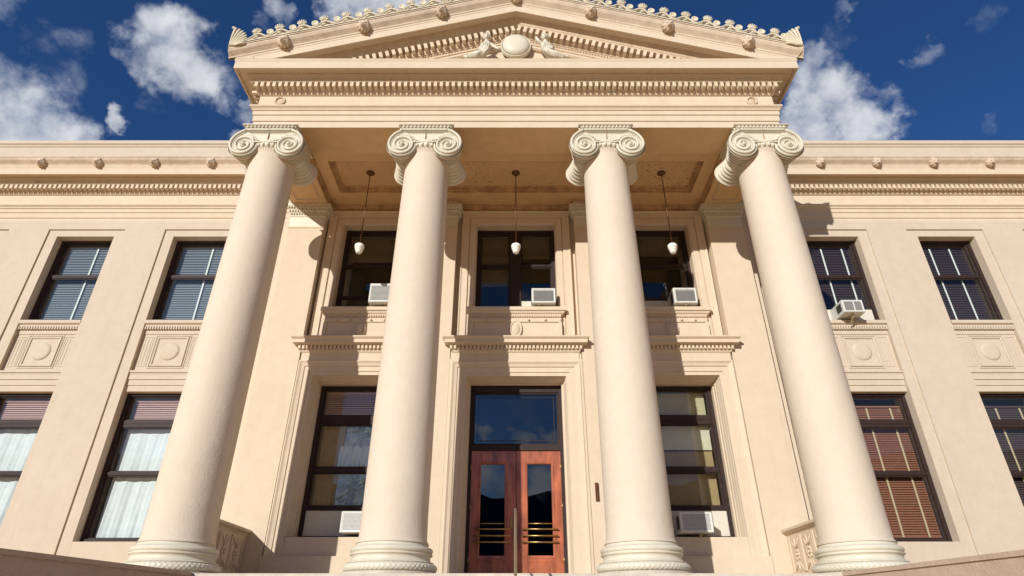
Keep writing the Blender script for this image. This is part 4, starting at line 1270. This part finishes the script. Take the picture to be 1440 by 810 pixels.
# small dark box on the pilaster by the door
mk('wall_box', MB().box(1.40, 1.46, YP - .03, YP + .002, 1.91, 2.22).box(1.405, 1.455, YP - .034, YP - .03, 1.93, 2.20), M['bronze'], None, org=(1.43, YP, 1.91), label='narrow dark metal box mounted on the wall right of the doors', category='box')

# ------------------------------------------------------------------ statues leaning on the shield
def figure(sx, label):
    yb = YF - .22
    X = lambda v: sx * v
    me = bpy.data.meshes.new('statue')
    J = {'pelvis': (.66, .03, 10.05, .11), 'waist': (.64, .02, 10.20, .085), 'chest': (.615, 0, 10.37, .10), 'neck': (.605, -.01, 10.50, .042), 'head': (.60, -.02, 10.56, .05),
         'shl': (.525, -.02, 10.42, .048), 'ell': (.45, -.07, 10.29, .038), 'hal': (.34, -.10, 10.17, .028),
         'shr': (.70, .02, 10.42, .048), 'elr': (.745, -.03, 10.27, .038), 'har': (.66, -.10, 10.17, .028),
         'kn1': (.82, -.06, 10.04, .075), 'an1': (.98, -.04, 9.99, .045), 'to1': (1.06, -.05, 10.03, .032),
         'kn2': (.80, .05, 9.98, .07), 'an2': (.98, .05, 9.96, .042), 'to2': (1.04, .04, 9.97, .03)}
    if sx > 0:
        J['ell'] = (.47, -.06, 10.46, .038); J['hal'] = (.40, -.07, 10.58, .03)
    names = list(J)
    E_ = [('pelvis', 'waist'), ('waist', 'chest'), ('chest', 'neck'), ('neck', 'head'), ('chest', 'shl'), ('shl', 'ell'), ('ell', 'hal'), ('chest', 'shr'), ('shr', 'elr'), ('elr', 'har'),
          ('pelvis', 'kn1'), ('kn1', 'an1'), ('an1', 'to1'), ('pelvis', 'kn2'), ('kn2', 'an2'), ('an2', 'to2')]
    o3 = Vector((X(.7), yb, 10.1))
    me.from_pydata([Vector((X(J[k][0]), yb + J[k][1], J[k][2])) - o3 for k in names], [(names.index(a), names.index(b)) for a, b in E_], [])
    ob = bpy.data.objects.new('statue_body', me); COL.objects.link(ob)
    sk = ob.modifiers.new('skin', 'SKIN')
    for i, k in enumerate(names):
        sv_ = me.skin_vertices[0].data[i]; sv_.radius = (J[k][3], J[k][3]); sv_.use_root = (k == 'pelvis')
    sb = ob.modifiers.new('sub', 'SUBSURF'); sb.levels = 2; sb.render_levels = 2
    me.materials.append(M['cream'])
    e = empty('statue', o3, label=label, category='statue', group='carved figures flanking the pediment shield')
    ob.name = 'body'; place(ob, e, o3, {})
    hx, hy, hz = X(.60), yb - .025, 10.62
    h = MB()
    h.ball((hx, hy, hz), (.072, .08, .088), 14, 10)
    h.ball((hx - X(.006), hy - .080, hz - .008), (.014, .018, .022), 8, 6)
    h.ball((hx, hy - .064, hz - .05), (.024, .018, .014), 8, 6)
    for q in (-1, 1): h.ball((hx + q * .028, hy - .070, hz + .010), (.012, .009, .007), 8, 5); h.ball((hx + q * .071, hy, hz - .002), (.01, .018, .02), 8, 5)
    mk('head', h, M['cream'], e, org=(hx, hy, hz))
    hr = MB(); rnd = random.Random(5)
    for k in range(34):
        a = rnd.uniform(0, 2 * PI); t = rnd.uniform(-.1, 1)
        px_, pz = math.cos(a) * math.sqrt(max(0, 1 - t * t)), t
        py = math.sin(a) * math.sqrt(max(0, 1 - t * t))
        if py < -.35 and t < .55: continue
        hr.ball((hx + px_ * .076, hy + .008 + py * .082, hz + .014 + pz * .088), .023, 6, 4)
    mk('hair', hr, M['cream'], e, org=(hx, hy, hz))
    # drapery folds over hips and legs
    dr = MB()
    for k in range(8):
        t = k / 7
        pts = [(X(.56 + .05 * t + u * (.12 + .26 * t)), yb - .06 - .06 * math.sin(PI * min(1, u * .8 + .2)), 10.20 - .03 * t - .20 * u ** .9 - .015 * math.sin(u * 5 + k)) for u in [q / 8 for q in range(9)]]
        dr.tube(pts, [.022 + .012 * math.sin(PI * q / 8) for q in range(9)], 7)
    for k in range(5):
        pts = [(X(.56 + .035 * k), yb - .085 + .008 * k, 10.44 - .01 * abs(k - 2) - .30 * u) for u in [q / 6 for q in range(7)]]
        dr.tube([(x + .012 * math.sin(q * 1.3 + k), y, z) for q, (x, y, z) in enumerate(pts)], .017, 6)
    mk('drapery', dr, M['cream'], e, org=(X(.8), yb, 10.2))
figure(-1, 'cream carved figure left of the round shield, arm resting down on it')
figure(1, 'cream carved figure right of the round shield, arm raised to its rim')
